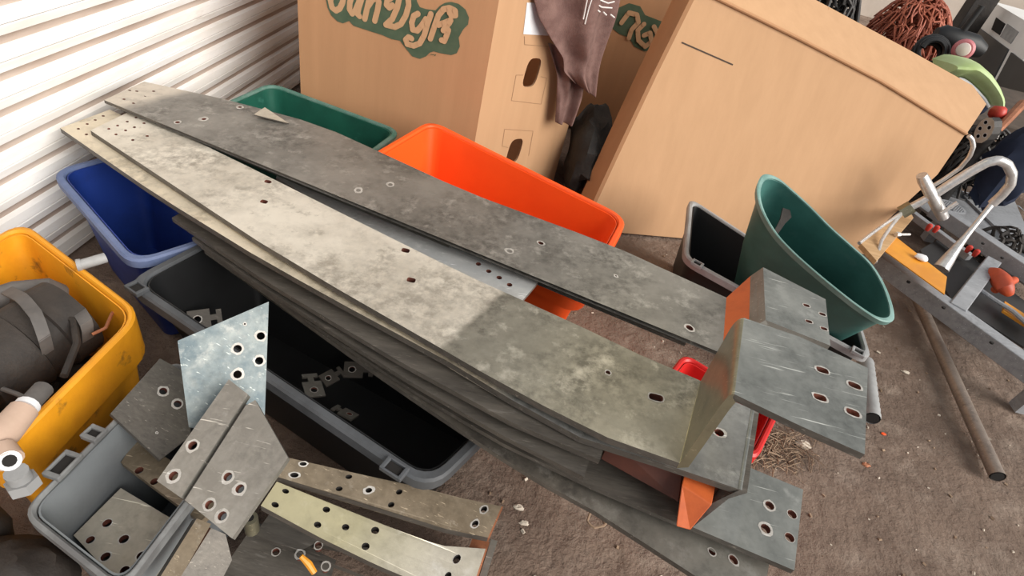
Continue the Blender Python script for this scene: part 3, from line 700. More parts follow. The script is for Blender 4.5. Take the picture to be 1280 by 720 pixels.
tri_ = PL(at(320, 138, .402), at(360, 152, .402), at(330, 130, .402))
tag(link('metal_offcut', plate(tri_, [(317, 143), (331, 134), (361, 154)], [], .003), PM(M_CREAM)), 'pale triangular scrap lying on the far part of the grey bar', 'scrap')

# ================================================================== PLATES, BOTTOM LEFT
def single(name, label, pl, out, holes, t, top, edge, group=None, cat='plate', core=None):
    return tag(link(name, plate(pl, out, holes, t), PM(top, edge, core)), label, cat, group)
p1 = PL(at(222, 425, .40), at(336, 377, .42), at(331, 520, .31))
single('drilled_plate', 'upright blue stained square plate with four ringed holes leaning in the grey tote', p1, [(222, 426), (336, 377), (331, 520), (300, 545), (236, 534)],
       [(297, 436, .0062, .006), (326, 420, .0062, .005), (297, 468, .0062, .006), (324, 451, .0062, .005), (306, 405, .0015, .003)], .006, M_BLUEP, M_COPPER)
# stepped plate with a groove
p2 = PL(at(196, 601, .335), at(290, 673, .335), at(285, 474, .385))
jt = thing('grooved_plate', 'grey plate with a dark groove across it and six ringed holes on the grey tote', 'plate', p2.at(270, 580))
s1 = plate(p2, [(196, 601), (226, 622), (302, 505), (310, 493), (286, 474)], [(241, 557, .0062, .006), (217, 595, .0062, .006)], .010); link('strip', s1, PM(M_PLATE, M_GALV), jt)
s2 = plate(p2, [(231, 625), (290, 673), (360, 572), (319, 500), (307, 507)], [(285, 596, .0058, .006), (300, 611, .0058, .006), (262, 631, .0058, .006), (278, 645, .0058, .006)], .010); link('plate', s2, PM(M_PLATE, M_GALV), jt)
gv = PL(p2.at(196, 601, -.007), p2.at(290, 673, -.007), p2.at(285, 474, -.007)); s3 = plate(gv, [(222, 620), (236, 630), (312, 508), (300, 500)], [], .006); link('groove', s3, PM(M_DARKM, M_DARKM), jt)
p3 = PL(at(140, 516, .286), at(200, 452, .292), at(195, 573, .24))
single('drilled_plate', 'dark brown plate with two ringed holes resting on the back rim of the grey tote', p3, [(138, 517), (200, 448), (240, 470), (238, 545), (200, 575)], [(204, 489, .006, .005), (222, 505, .006, .005), (196, 541, .001, .002)], .008, M_DARKM, M_DARKM)
p4 = PL(at(145, 578, .20), at(170, 543, .20), at(270, 640, .22))
single('drilled_bar', 'short brownish bar with holes poking out from under the grooved plate', p4, [(151, 578), (171, 548), (285, 622), (250, 652)], [(174, 588, .0062, 0), (193, 602, .0058, 0)], .012, M_TAN, M_TAN)
p5 = PL(at(92, 668, .17), at(152, 608, .17), at(190, 720, .18))
single('drilled_plate', 'square pale blotched plate with round holes lying flat inside the grey tote', p5, [(92, 669), (151, 610), (247, 668), (200, 738), (158, 740)],
       [(134, 654, .0064, .002), (113, 675, .0058, .002), (155, 674, .0066, .003), (132, 696, .0064, .003), (177, 695, .0066, .003), (156, 713, .0062, .002)], .010, M_CREAM, M_DARKM)
p6 = PL(at(200, 722, .25), at(245, 650, .25), at(262, 658, .235))
single('metal_strip', 'narrow grey strip standing on edge beside the blotched plate in the grey tote', p6, [(196, 728), (246, 648), (264, 655), (218, 735)], [], .012, M_TAN, M_DARKM, cat='strip')
p7 = PL(at(222, 726, .16), at(266, 662, .18), at(285, 690, .15))
single('metal_plate', 'small grey plate with a copper coloured edge under the corner of the grooved plate', p7, [(220, 730), (264, 660), (282, 668), (290, 700), (272, 735)], [], .012, M_DARKM, M_COPPER)
# two long drilled bars at the bottom
def lowbar(label, npx, fpx_, z0, z1, t, holes, top):
    near = pline(npx, z0, z1); far = pline(fpx_, z0, z1); bm_, A, B = strip(near, far, t, holes, ring=3)
    T = thing('drilled_bar', label, 'bar', ((A[-1].x + A[0].x) / 2, (A[-1].y + A[0].y) / 2, z1 - t))
    link('bar', bm_, PM(top, M_DARKM, M_HOLE), T)
    e = (A[-1] - A[-2]).normalized() * .003; a, b_ = A[-1], B[-1]; mb = MB(); mb.prism([a, b_, b_ - T3 * t, a - T3 * t], e); o = link('cut_end', mb, M_COPPER, T); o['label'] = 'copper coloured cut end'
    return T
lowbar('brown tarnished drilled bar, farther of the two long ones at the bottom', [(340, 594), (420, 618), (500, 643), (560, 662), (610, 672)], [(360, 572), (438, 590), (520, 608), (575, 622), (627, 633)], .272, .165, .014,
       [(368, 594, .006, .004), (379, 580, .005, .004), (424, 611, .005, 0), (436, 596, .005, 0), (461, 613, .005, .006), (489, 631, .005, 0), (499, 615, .005, 0), (605, 637, .0055, .004), (594, 655, .0055, .004)], M_TAN)
lowbar('bright yellowish drilled bar, nearer of the two long ones at the bottom', [(326, 632), (400, 672), (470, 706), (520, 727), (585, 752)], [(346, 602), (415, 630), (490, 660), (550, 682), (607, 686)], .275, .155, .014,
       [(357, 614, .005, 0), (344, 631, .0055, 0), (408, 637, .0055, 0), (397, 656, .0055, 0), (432, 659, .0055, 0), (469, 663, .0062, 0), (457, 683, .0060, 0), (571, 699, .0065, .001), (560, 720, .0055, 0)], split_mat('yellow_and_pale_plating', ((.42, .38, .24), (.33, .30, .2), (.5, .46, .33)), ((.60, .56, .47), (.48, .44, .36), (.68, .65, .58)), (.02, 0, 0), (.95, -.3, 0), .06))
# ends of more bars below them
for i, (pa, pb, lab) in enumerate((((592, 668), (612, 678), 'copper edged bar end sticking out below the two drilled bars'), ((614, 674), (622, 676), 'grey bar end standing at the very tip of the drilled bars'))):
    z = .135 - .010 * i; a = at(*pa, z); b = at(*pb, z); mb = MB(); L = V((-.012, -.11, 0)); mb.prism([a, b, b + L, a + L], V((0, 0, .002 - z)), 0)
    tag(link('bar_end', mb, [M_COPPER if i == 0 else M_GALV]), lab, 'bar')
for i, (px, lab, mt) in enumerate((([(318, 668), (350, 625), (590, 720), (560, 760)], 'dark drilled bar in the shade below the bright drilled bar', M_DARKM), ([(262, 735), (320, 652), (420, 700), (400, 770)], 'dark plate in the pile under the corner of the grooved plate', M_DARKM))):
    z = .10 - .03 * i; pl = PL(at(*px[0], z), at(*px[1], z), at(*px[2], z - .02))
    single('drilled_bar' if i == 0 else 'drilled_plate', lab, pl, px, [(375, 693, .006, .005), (398, 682, .006, .003), (407, 708, .006, .004)] if i == 0 else [(345, 690, .006, .003)], .012, mt, M_DARKM, cat='bar' if i == 0 else 'plate')
c = at(314, 655, .12)
mb = MB(); mb.tube([c + V((0, 0, -.02)), c + V((0, 0, .02))], .012, 12); mb.tube([c + V((0, 0, .02)), c + V((0, 0, .021))], .006, 10, 1); tag(link('ferrule', mb, [M_GOLD, M_HOLE], smooth=True), 'small brassy ferrule beside the corner of the grooved plate', 'fitting')
mb = MB(); mb.tube([at(376, 695, .13), at(386, 705, .12), at(393, 716, .11)], [.004, .006, .005], 8); tag(link('copper_scrap', mb, M_AMBER, smooth=True), 'bent orange copper scrap among the dark plates at the bottom', 'scrap')

# lugs in the dark tote
def lug(label, px, py, z, ang, s, m, tilt=.2):
    c = at(px, py, z); R = Matrix.Rotation(ang, 3, 'Z') @ Matrix.Rotation(tilt, 3, 'X'); u = R @ V((1, 0, 0)); v = R @ V((0, 1, 0))
    pl = PL(c, c + u, c + v); S = lambda a, b: pl.xyz(a * s, b * s)
    sg = 1 if (pl.v.dot(v) > 0) else -1
    P = [S(a, b * sg) for a, b in ((-.03, -.02), (.012, -.02), (.012, -.006), (.024, -.006), (.024, -.016), (.034, -.016), (.034, .016), (.024, .016), (.024, .006), (.012, .006), (.012, .02), (-.03, .02))]
    uv = [pl.uv(p) for p in P]
    mb = sheet(uv, [(hole_loop(pl.uv(S(-.012, 0)), .007 * s), .003 * s)], pl.xyz, .004)
    return tag(link('terminal_lug', mb, PM(m, M_DARKM)), label, 'lug')
lug('forked copper lug with a bright ring, brightest one in the large black tote', 391, 482, .10, 2.2, 1.0, M_GALV)
lug('forked lug half in shadow near the front wall of the large black tote', 432, 515, .10, 2.9, .8, M_GALV, .5)
lug('dark lug lying behind the brightest one in the large black tote', 415, 470, .08, 1.0, .8, M_DARKM)
lug('dark lug lying below the long bars in the large black tote', 447, 462, .08, .3, 1.0, M_DARKM)
lug('dim lug at the back wall of the large black tote near the upright blue plate', 255, 398, .16, .6, 1.0, M_DARKM, .6)

# ================================================================== CONTENT OF THE YELLOW CRATE
a = at(-6, 455, .21); b = at(92, 392, .22); d = (b - a).normalized(); mb = MB()
mb.tube([a - d * .04, a - d * .038, a.lerp(b, .3), a.lerp(b, .32), a.lerp(b, .6), a.lerp(b, .62), b - d * .004, b], [.03, .075, .078, .072, .072, .078, .075, .04], 26)
dr = thing('cable_drum', 'dusty brown ribbed drum with grey straps in the yellow crate', 'drum', (a + b) / 2 - V((0, 0, .08)))
link('drum', mb, M_BROWNJ, dr, True)
def ribbon(P, w, t, side):
    mb = MB(); P = resample([V(p) for p in P], 10); s = V(side).normalized() * w / 2; mb.loft([[p - s, p + s, p + s + V((0, 0, -t)), p - s + V((0, 0, -t))] for p in P], True, True, True); return mb
link('strap', ribbon([at(8, 362, .27), at(28, 372, .30), at(46, 394, .31), at(55, 420, .29), at(60, 440, .24)], .020, .003, d), M_STRAP, dr, True)
link('flap', ribbon([at(88, 380, .25), at(100, 390, .27), at(109, 405, .27), at(110, 425, .22)], .022, .003, d), M_STRAP, dr, True)
mb = MB(); mb.tube([at(-10, 376, .24), at(20, 366, .25), at(60, 362, .25), at(72, 368, .23)], .022, 12); tag(link('hose', mb, M_STRAP, smooth=True), 'thick dark grey hose along the back of the yellow crate', 'hose')
for i, (pts, r, lab) in enumerate((([(20, 410), (45, 398), (78, 392), (92, 402), (96, 430), (80, 470)], .006, 'thin brown cable looped over the drum in the yellow crate'), ([(115, 418), (132, 410), (140, 392), (146, 386)], .003, 'thin reddish wire by the right wall of the yellow crate'), ([(0, 485), (20, 492), (38, 500), (60, 520)], .004, 'grey wire below the drum in the yellow crate'))):
    mb = MB(); mb.tube(resample([at(x, y, .265 - .02 * i) for x, y in pts], 16), r, 8); tag(link('cable', mb, [M_BROWNJ, M_COPPER, M_STRAP][i], smooth=True), lab, 'cable')
g = at(60, 440, 0)
lo = MB(); random.seed(3)
yc = [at(26, 274, .28), at(180, 392, .28), at(-12, 584, .28)]; ycen = (yc[0] + yc[2]) / 2 + (yc[1] - yc[0]) * .02
for k in range(60):
    p = ycen + (yc[1] - yc[0]) * random.uniform(-.30, .30) * .8 + (yc[2] - yc[1]) * random.uniform(-.33, .33); p.z = random.uniform(.03, .12)
    R = Matrix.Rotation(random.uniform(0, 6), 3, 'Z') @ Matrix.Rotation(random.uniform(0, 2), 3, 'X'); lo.box(p, (random.uniform(.03, .08), random.uniform(.02, .05), random.uniform(.01, .03)), R)
tag(link('scrap_metal', lo, M_BROWNJ), 'dark loose scrap filling the bottom of the yellow crate', 'scrap', kind='stuff')
# pipe fitting on the crate corner
pf_ = thing('pipe_fitting', 'pipe fitting with cream sleeve and grey nut on the yellow crate near corner', 'fitting', at(15, 560, .26))
ta = at(54, 486, .30); tb_ = at(30, 512, .31); tc_ = at(6, 540, .31); td = at(-12, 556, .31)
mb = MB(); mb.tube([ta, ta.lerp(tb_, .8)], .014, 14); link('hose_tail', mb, M_STRAP, pf_, True)
mb = MB(); mb.tube([ta.lerp(tb_, .8), tb_], .0165, 14); o = link('collar', mb, M_LABEL, pf_, True)
mb = MB(); mb.tube([tb_, tc_, td], [.019, .021, .021], 16); o = link('sleeve', mb, M_CREAMP, pf_, True); o['label'] = 'cream sleeve'
n0 = at(12, 576, .31); n1 = at(26, 600, .28); mb = MB(); mb.tube([at(2, 562, .31), n0], .017, 14); link('tee_body', mb, M_CREAMP, pf_, True)
mb = MB(); cdir = (V((0, 0, H)) - n0).normalized(); mb.tube([n0 - cdir * .02, n0 + cdir * .012], .013, 16); mb.tube([n0 + cdir * .012, n0 + cdir * .0125], .008, 12, 1); link('stub', mb, [M_LABEL, M_HOLE], pf_, True)
mb = MB(); mb.tube([at(20, 590, .30), n1], .014, 12); mb.tube([n1, at(32, 610, .265)], .020, 6); link('nut', mb, M_LGREYRIM, pf_, True)
mb = MB(); mb.tube([at(98, 332, .285), at(132, 322, .285)], .010, 14); mb.tube([at(96, 332, .285), at(102, 331, .285)], .012, 14); tag(link('pipe_stub', mb, M_LGREYRIM, smooth=True), 'short grey pipe stub on the back rim of the yellow crate', 'pipe')
# dusty bags at the bottom left corner
g = at(20, 730, .05); tag(link('sack', blob_mesh((g.x, g.y, .07), (.10, .06, .06), 11, amp=.2), M_BROWNJ, smooth=True), 'dusty brown bag on the ground below the grey tote', 'sack')
g = at(-45, 668, .08); tag(link('sack', blob_mesh((g.x, g.y, .09), (.06, .05, .09), 17, amp=.2), M_BROWNJ, smooth=True), 'dark brown bag standing by the near end of the yellow crate', 'sack')

# ================================================================== RIGHT SIDE
mb = MB(); a = at(1146, 372, .022); b = at(1247, 596, .022); mb.tube([a, b], .019, 18, 0, False); mb.tube([b, a], .015, 18, 1, True)
tag(link('steel_pipe', mb, [M_STEELT, M_HOLE], smooth=True), 'long weathered steel pipe lying on the dirt', 'pipe')
fr = thing('steel_stand', 'grey painted steel stand full of tools and scrap at the right edge', 'stand', at(1200, 360, 0))
def rail(name, p, q, z, w, h, holes=()):
    a = at(*p, z); b = at(*q, z); mb = MB(); mb.bar(a, b, w, h); d = (b - a).normalized(); s = V((d.y, -d.x, 0))
    link(name, mb, M_FRAME, fr, bevel=.003)
rail('rail', (1090, 320), (1330, 495), .13, .055, .06); rail('rail', (1168, 262), (1330, 372), .15, .055, .06)
rail('crossbar', (1238, 330), (1192, 390), .14, .05, .05); rail('crossbar', (1316, 395), (1290, 450), .14, .05, .05)
rail('brace', (1132, 262), (1212, 322), .12, .03, .03)
for p, q in (((1105, 330), (1105, 330)), ((1310, 480), (1310, 480)), ((1180, 272), (1180, 272)), ((1318, 365), (1318, 365))):
    a = at(*p, .12); mb = MB(); mb.box((a.x, a.y, .06), (.04, .04, .12)); link('leg', mb, M_FRAME, fr)
for px, py, z in ((1136, 352, .162), (1180, 384, .162), (1182, 272, .182), (1229, 304, .182), (1253, 322, .182), (1240, 428, .162)):
    a = at(px, py, z); mb = MB(); mb.tube([a + V((0, 0, -.004)), a + V((0, 0, .001))], .006, 12); link('bolt_hole', mb, M_HOLE, fr, True)
def slab(name, label, px, z, t, m, cat, zt2=None):
    P = [at(x, y, z if zt2 is None else zt2[i]) for i, (x, y) in enumerate(px)]; pl = PL(P[0], P[1], P[2]); P = [pl.at(x, y) for x, y in px]
    return tag(link(name, plate(pl, P, [], t), [m] * 4, bevel=.0015), label, cat)
slab('sheet_metal_panel', 'dark grey metal panel inside the steel stand beside the amber sheet', [(1150, 312), (1178, 296), (1238, 338), (1196, 384)], .09, .008, M_CABD, 'panel')
slab('sheet_metal_panel', 'dark metal panel under the orange clamp at the right edge', [(1240, 345), (1300, 390), (1290, 440), (1205, 385)], .085, .008, M_CABD, 'panel')
slab('sheet_metal_panel', 'pale grey metal sheet behind the faucet with a slanted bright edge', [(1150, 258), (1196, 232), (1300, 330), (1290, 360)], .11, .01, M_FRAME, 'panel')
slab('metal_trough', 'light grey bent metal sheet lying behind the faucet spout at the right edge', [(1204, 244), (1232, 232), (1268, 250), (1290, 300), (1262, 300)], .12, .02, M_FRAME, 'sheet')
slab('metal_sheet', 'flat amber orange metal sheet across the corner of the steel stand', [(1103, 311), (1120, 296), (1184, 346), (1181, 368)], .205, .004, M_AMBER, 'sheet')
slab('wooden_plank', 'short pale wooden plank leaning between the big carton and the frame', [(1076, 304), (1134, 258), (1142, 272), (1096, 326)], .21, .018, M_WOOD, 'plank')
slab('amber_strip', 'narrow amber strip at the right edge under the orange clamp', [(1256, 376), (1290, 398), (1288, 410), (1254, 388)], .12, .01, M_AMBER, 'strip')
# perforated speaker plate
pl = PL(at(1176, 262, .18), at(1200, 240, .18), at(1206, 270, .18)); c = pl.uv(pl.at(1191, 258)); hs = []
for i in range(-5, 6):
    for j in range(-5, 6):
        if (i / 5.2) ** 2 + (j / 5.2) ** 2 < 1: hs.append((hole_loop(c + V((i * .0085, j * .0085, 0)), .0028, 0, 6), 0))
tag(link('perforated_plate', sheet(hole_loop(c, .055, 0, 28), hs, pl.xyz, .003), [M_FRAME, M_HOLE, M_FRAME, M_FRAME]), 'round perforated grey plate behind the faucet handle', 'plate')
# faucet
FY = 2.05
def fa(px, py, dy=0): return aty(px, py, FY + dy)
fc = thing('faucet', 'brushed metal kitchen faucet with a tall curved spout lying on the steel stand', 'faucet', fa(1166, 262))
mb = MB(); mb.tube([fa(1152, 219), fa(1154, 224), fa(1172, 258), fa(1179, 272)], [.017, .020, .021, .019], 18); link('body', mb, M_CHROME, fc, True)
mb = MB(); P = [fa(*p) for p in ((1164, 246), (1188, 230), (1212, 215), (1234, 203), (1248, 200), (1259, 205), (1265, 217), (1263, 231), (1252, 244), (1240, 255))]
mb.tube(resample(P, 40), .0158, 14); link('spout', mb, M_CHROME, fc, True)
mb = MB(); mb.tube(resample([fa(1241, 254), fa(1215, 286, -.07), fa(1194, 312, -.13), fa(1176, 336, -.18)], 8), [.010, .009, .009, .009, .010, .013, .017, .022, .026], 14); link('spray_hose', mb, M_CHROME, fc, True)
mb = MB(); mb.tube([fa(1177, 266, -.03), fa(1197, 253, -.03)], .007, 10); link('lever', mb, M_CHROME, fc, True)
mb = MB(); mb.tube([fa(1162, 246), fa(1148, 254), fa(1138, 259)], [.013, .014, .013], 14); link('inlet_pipe', mb, M_CHROME, fc, True)
mb = MB(); mb.tube([fa(1140, 258), fa(1126, 266)], .024, 6); o = link('hex_nut', mb, M_GOLD, fc, True); o['label'] = 'brass hex nut'
for pts in (((1128, 265), (1112, 276), (1092, 290), (1074, 304)), ((1128, 266), (1116, 280), (1102, 300), (1094, 328))):
    mb = MB(); mb.tube(resample([fa(*p, -.10 * k) for k, p in enumerate(pts)], 10), .006, 8); link('supply_hose', mb, M_CHROME, fc, True)
mb = MB(); P = [fa(*p, .05) for p in ((1160, 236), (1180, 224), (1200, 210), (1212, 196), (1217, 183), (1215, 174), (1211, 170))]; mb.tube(resample(P, 24), .0075, 10)
tag(link('curved_tube', mb, M_CHROME, smooth=True), 'thin curved metal tube beside the faucet spout against the big carton corner', 'tube')
for i, (px, py, lab) in enumerate(((1162, 283, 'left red knob of the pair below the faucet lever'), (1171, 285, 'right red knob of the pair below the faucet lever'), (1212, 310, 'left red knob of the pair beside the spray hose'), (1221, 315, 'right red knob of the pair beside the spray hose'))):
    c = at(px, py, .16); mb = MB(); mb.tube([c + V((0, 0, -.02)), c + V((0, 0, -.012)), c, c + V((0, 0, .008)), c + V((0, 0, .012))], [.007, .009, .0105, .009, .003], 14); tag(link('knob', mb, M_REDM, smooth=True), lab, 'knob', 'red knobs in the steel stand')
cl = thing('clamp', 'orange red cast clamp lying in the steel stand at the right edge', 'clamp', at(1252, 355, .1))
mb = MB(); mb.tube(resample([at(1238, 340, .15), at(1248, 346, .17), at(1256, 358, .17), at(1262, 368, .15)], 10), [.018, .022, .026, .028, .028, .03, .032, .03, .028, .022, .014], 12); link('jaw', mb, M_ORRED, cl, True)
mb = MB(); mb.tube([at(1244, 362, .14), at(1268, 350, .15)], .014, 12); link('screw', mb, M_ORRED, cl, True)
mb = MB(); mb.tube(resample([at(1225, 362, .13), at(1245, 376, .13), at(1265, 388, .13), at(1290, 410, .13)], 10), .008, 8); tag(link('cable', mb, M_FRAME, smooth=True), 'grey cable curving past the clamp at the right edge', 'cable')
mb = MB(); mb.tube([at(1123, 293, .22), at(1137, 293, .22)], .005, 8); mb.tube([at(1120, 293, .22), at(1124, 293, .22)], .009, 6); tag(link('bolt', mb, M_CHROME, smooth=True), 'small shiny bolt at the tip of the amber sheet', 'bolt')
mb = blob_mesh(at(1152, 322, .215), (.022, .018, .010), 5, 10, 7); tag(link('rag', mb, M_LABEL, smooth=True), 'small crumpled white rag on the amber sheet', 'rag')

# ribbed pale pipe end and debris by the bar ends
a = at(1082, 452, .03); b = at(1090, 523, .03); d = (b - a); mb = MB(); N_ = 22; k = [a + d * i / N_ for i in range(N_ + 1)]
mb.tube(k, [.021 + (.0022 if i % 2 else 0) for i in range(N_ + 1)], 16, 0, False); mb.tube(k[::-1], [.017] * len(k), 16, 1, True)
tag(link('ribbed_pipe', mb, [M_LGREYRIM, M_HOLE], smooth=True), 'short pale ribbed pipe on the dirt behind the four slot end plate', 'pipe')
def debris(name, label, px, py, s, m, cat, seed, flat=.35, group=None):
    c = at(px, py, 0); c.z = gz(c.x, c.y) + s * flat * .5
    return tag(link(name, blob_mesh(c, (s, s * .6, s * flat), seed, 9, 6, .5), m), label, cat, group)
debris('plastic_chip', 'small orange plastic bit on the dirt beside the ribbed pipe', 1107, 540, .008, M_ORANGE, 'scrap', 3)
debris('copper_foil', 'crumpled copper foil on the dirt below the big end plate corner', 1086, 578, .012, M_COPPER, 'scrap', 5)
debris('paper_scrap', 'pale paper scrap on the dirt between the ribbed pipe and the steel pipe', 1135, 463, .013, M_CHIP, 'scrap', 8)
debris('wood_chip', 'pale wood chip by the bar ends, upper of two', 649, 632, .011, M_CHIP, 'scrap', 9)
debris('wood_chip', 'pale wood chip by the bar ends, lower of two', 656, 652, .010, M_CHIP, 'scrap', 12)
debris('paper_scrap', 'curled pale scrap in the straw under the big end plate', 1005, 556, .020, M_CHIP, 'scrap', 15, .5)
mb = MB(); mb.tube(resample([at(x, y, .012) for x, y in ((738, 640), (734, 652), (742, 660), (756, 657), (760, 648))], 12), .0025, 6); tag(link('wire_loop', mb, M_STRAW, smooth=True), 'small loop of wire on the dirt beside the lowest bar', 'wire')
st = MB(); random.seed(21)
for k in range(260):
    px = random.gauss(975, 22); py = random.gauss(560, 15); c = at(px, py, 0); c.z = gz(c.x, c.y) + random.uniform(.003, .012); an = random.uniform(0, math.pi); L = random.uniform(.008, .03)
    d = V((math.cos(an), math.sin(an), random.uniform(-.25, .25))) * L; st.tube([c - d, c + V((0, 0, .003)), c + d], random.uniform(.0006, .0014), 4)
tag(link('straw_litter', st, M_STRAW), 'tangled straw and wire litter on the dirt under the end plates', 'litter', kind='stuff')
pb = MB(); random.seed(5)
for k in range(420):
    x = random.uniform(-.1, 1.9); y = random.uniform(.35, 1.9); s = random.uniform(.0012, .0045) * (1.6 if random.random() < .08 else 1)
    R = Matrix.Rotation(random.uniform(0, 6), 3, 'Z') @ Matrix.Rotation(random.uniform(0, 6), 3, 'X'); pb.box((x, y, gz(x, y) + s * .4), (s * 2, s * 1.3, s), R, 0 if random.random() < .6 else 1)
tag(link('gravel', pb, [M_STRAW, M_CHIP]), 'crumbs and grit scattered over the dirt floor', 'gravel', kind='stuff')

# ================================================================== JUNK BEHIND, TOP RIGHT
bz = .40; b0 = aty(1150, 75, 3.5); wbn = thing('workbench', 'low timber bench behind the big carton carrying heaps of wire', 'bench', (2.0, 3.5, 0))
mb = MB(); mb.box((1.95, 3.5, bz - .02), (1.9, .9, .04)); link('bench_top', mb, M_DKWOOD, wbn, bevel=.004)
for x in (1.05, 2.85):
    for y in (3.1, 3.9): mb = MB(); mb.box((x, y, bz / 2 - .02), (.07, .07, bz - .04)); link('leg', mb, M_DKWOOD, wbn)
def wires(cx, cy, cz_, rx, ry, rz, n, seed, r, long=None):
    random.seed(seed); mb = MB()
    for k in range(n):
        P = []; p = V((random.gauss(0, .45), random.gauss(0, .45), random.uniform(0, 1))); d = V((random.uniform(-1, 1), random.uniform(-1, 1), random.uniform(-.6, .6))).normalized()
        if long: d = (d * .5 + V(long)).normalized()
        for i in range(9):
            rr_ = p.to_2d().length; q = V((p.x, p.y, 0)) * (1 / max(1, rr_)); h = math.sqrt(max(.03, 1.05 - q.length_squared)); q.z = min(max(p.z, .02), h); P.append(V((cx + q.x * rx, cy + q.y * ry, cz_ + q.z * rz)))
            d = (d + V((random.gauss(0, .35), random.gauss(0, .35), random.gauss(0, .35)))).normalized(); p = p + d * .17
        mb.tube(P, random.uniform(r * .6, r * 1.3), 5)
    return mb
c = aty(1140, 42, 3.65); tag(link('copper_wire', wires(c.x - .02, c.y, bz + .012, .24, .20, max(.2, c.z - bz + .17), 260, 2, .0055, (.4, .1, .5)), M_COPW, smooth=True), 'heap of reddish stripped copper wire behind the big carton', 'wire', kind='stuff')
c = aty(1062, 2, 3.5); tag(link('scrap_wire', wires(c.x - .17, c.y, bz + .016, .27, .22, max(.2, c.z - bz + .14), 220, 9, .009), M_DKWIRE, smooth=True), 'dark heap of wire and scrap left of the copper wire', 'wire', kind='stuff')
def coil(cpos, R_, r, turns, ax):
    mb = MB(); ax = V(ax).normalized(); u = ax.cross(V((0, 0, 1))).normalized(); v = ax.cross(u); P = []
    for i in range(turns * 18 + 1):
        t = 2 * math.pi * i / 18; P.append(V(cpos) + (u * math.cos(t) + v * math.sin(t)) * (R_ - .004 * math.sin(t * .21) * 3) + ax * r * 1.7 * (i / 18 - turns / 2))
    return mb.tube(P, r, 7)
c = aty(1162, 66, 3.16); tag(link('cable_coil', coil((c.x, c.y, max(c.z, bz + .07)), .060, .011, 6, (-.3, -.9, .35)), M_BLACKP, smooth=True), 'black coil of cable beside the copper wire heap', 'coil')
# drill-like black tool
c = aty(1187, 50, 3.3); c.x += .05; tl_ = thing('power_tool', 'black hand power tool behind the cable coil', 'tool', (c.x, c.y, bz))
mb = MB(); mb.tube([(c.x - .13, c.y, c.z + .01), (c.x - .10, c.y, c.z + .01), (c.x + .06, c.y, c.z), (c.x + .12, c.y, c.z - .01)], [.03, .05, .055, .035], 14); link('motor_housing', mb, M_BLACKP, tl_, True)
mb = MB(); mb.tube([(c.x + .02, c.y, c.z), (c.x + .05, c.y - .01, c.z - .10), (c.x + .05, c.y - .01, bz + .02)], [.03, .028, .034], 12); link('grip', mb, M_BLACKP, tl_, True)
mb = MB(); mb.tube([(c.x - .02, c.y, c.z + .04), (c.x - .01, c.y, c.z + .17)], [.016, .014], 10); link('side_handle', mb, M_BLACKP, tl_, True)
# pink and pale round lamp
c = aty(1204, 62, 3.08); lp_ = thing('round_lamp', 'small round pink rimmed lamp with a pale lens above the lime bag', 'lamp', (c.x, c.y, bz))
cd = (V((0, 0, H)) - c).normalized(); mb = MB(); mb.tube([c - cd * .05, c - cd * .03, c + cd * .01, c + cd * .02], [.02, .042, .046, .036], 20); link('housing', mb, M_PINK, lp_, True)
mb = MB(); mb.tube([c + cd * .015, c + cd * .03, c + cd * .036], [.031, .027, .012], 18); link('lens', mb, M_PALE, lp_, True)
mb = MB(); mb.tube([c - cd * .04, (c.x + .02, c.y + .04, bz)], .012, 10); link('stand', mb, M_BLACKP, lp_, True)
# lime green bag: a curved shell
lbg = thing('lime_bag', 'lime green fabric bag bulging over the corner of the big carton', 'bag', (aty(1210, 105, 2.9).x, 2.9, .40))
px0 = [(1177, 76), (1195, 70), (1212, 73), (1226, 86), (1236, 104), (1240, 122), (1236, 131)]; px1 = [(1181, 92), (1190, 98), (1200, 96), (1209, 101), (1219, 110), (1230, 122), (1235, 131)]
P0 = resample([aty(*p, 2.9) for p in px0], 16); P1 = resample([aty(*p, 2.78) for p in px1], 16); mb = MB(); loops = []
for a, b in zip(P0, P1):
    l = []
    for i in range(9):
        t = i / 8; p = a.lerp(b, t) + V((0, -.10 * math.sin(math.pi * t), .03 * math.sin(math.pi * t))); l.append(p)
    l += [q + V((.02, .12, -.02)) for q in (b, a)]
    loops.append(l)
mb.loft(loops, True, True, True); link('shell', mb, M_LIME, lbg, True)
mb = MB(); mb.tube([p + V((0, -.012, -.004)) for p in P1], .007, 8); o = link('piping', mb, M_LABEL, lbg, True); o['label'] = 'white piping'
mb = MB(); q = [p + V((0, .02, -.035)) for p in P1[3:]]; mb.tube(q, .03, 10); link('underside', mb, M_NAVY, lbg, True)
# red ball-ended tool, dotted metal part, rusty bar, navy cloth
c = aty(1247, 141, 2.9); mb = blob_mesh(c, (.035, .035, .035), 2, 14, 9, .08); rt = thing('red_cap', 'round red cap beyond the tip of the lime bag', 'cap', c - V((0, 0, .03))); link('cap', mb, M_REDM, rt, True); mb = MB(); mb.tube([c, c + V((.05, .03, -.12))], .012, 10); link('stem', mb, M_DKWIRE, rt, True)
a = aty(1278, 130, 3.0); b = aty(1238, 172, 2.7); mb = MB(); mb.tube([a, a.lerp(b, .5), b], [.022, .02, .016], 9); tag(link('rusty_bar', mb, M_COPPER, smooth=True), 'rusty brown bar slanting beyond the carton corner', 'bar')
pl = PL(aty(1222, 172, 2.6), aty(1236, 148, 2.6), aty(1244, 164, 2.55)); c = pl.uv(pl.at(1230, 163)); hs = [(hole_loop(c + V((dx, dy, 0)), .008, 0, 8), .004) for dx, dy in ((-.03, .01), (0, .02), (.03, .012), (-.015, -.015), (.018, -.014))]
ep = thing('engine_part', 'spotted metal engine part beside the corner of the big carton', 'part', V((pl.at(1230, 163).x, pl.at(1230, 163).y, 0)))
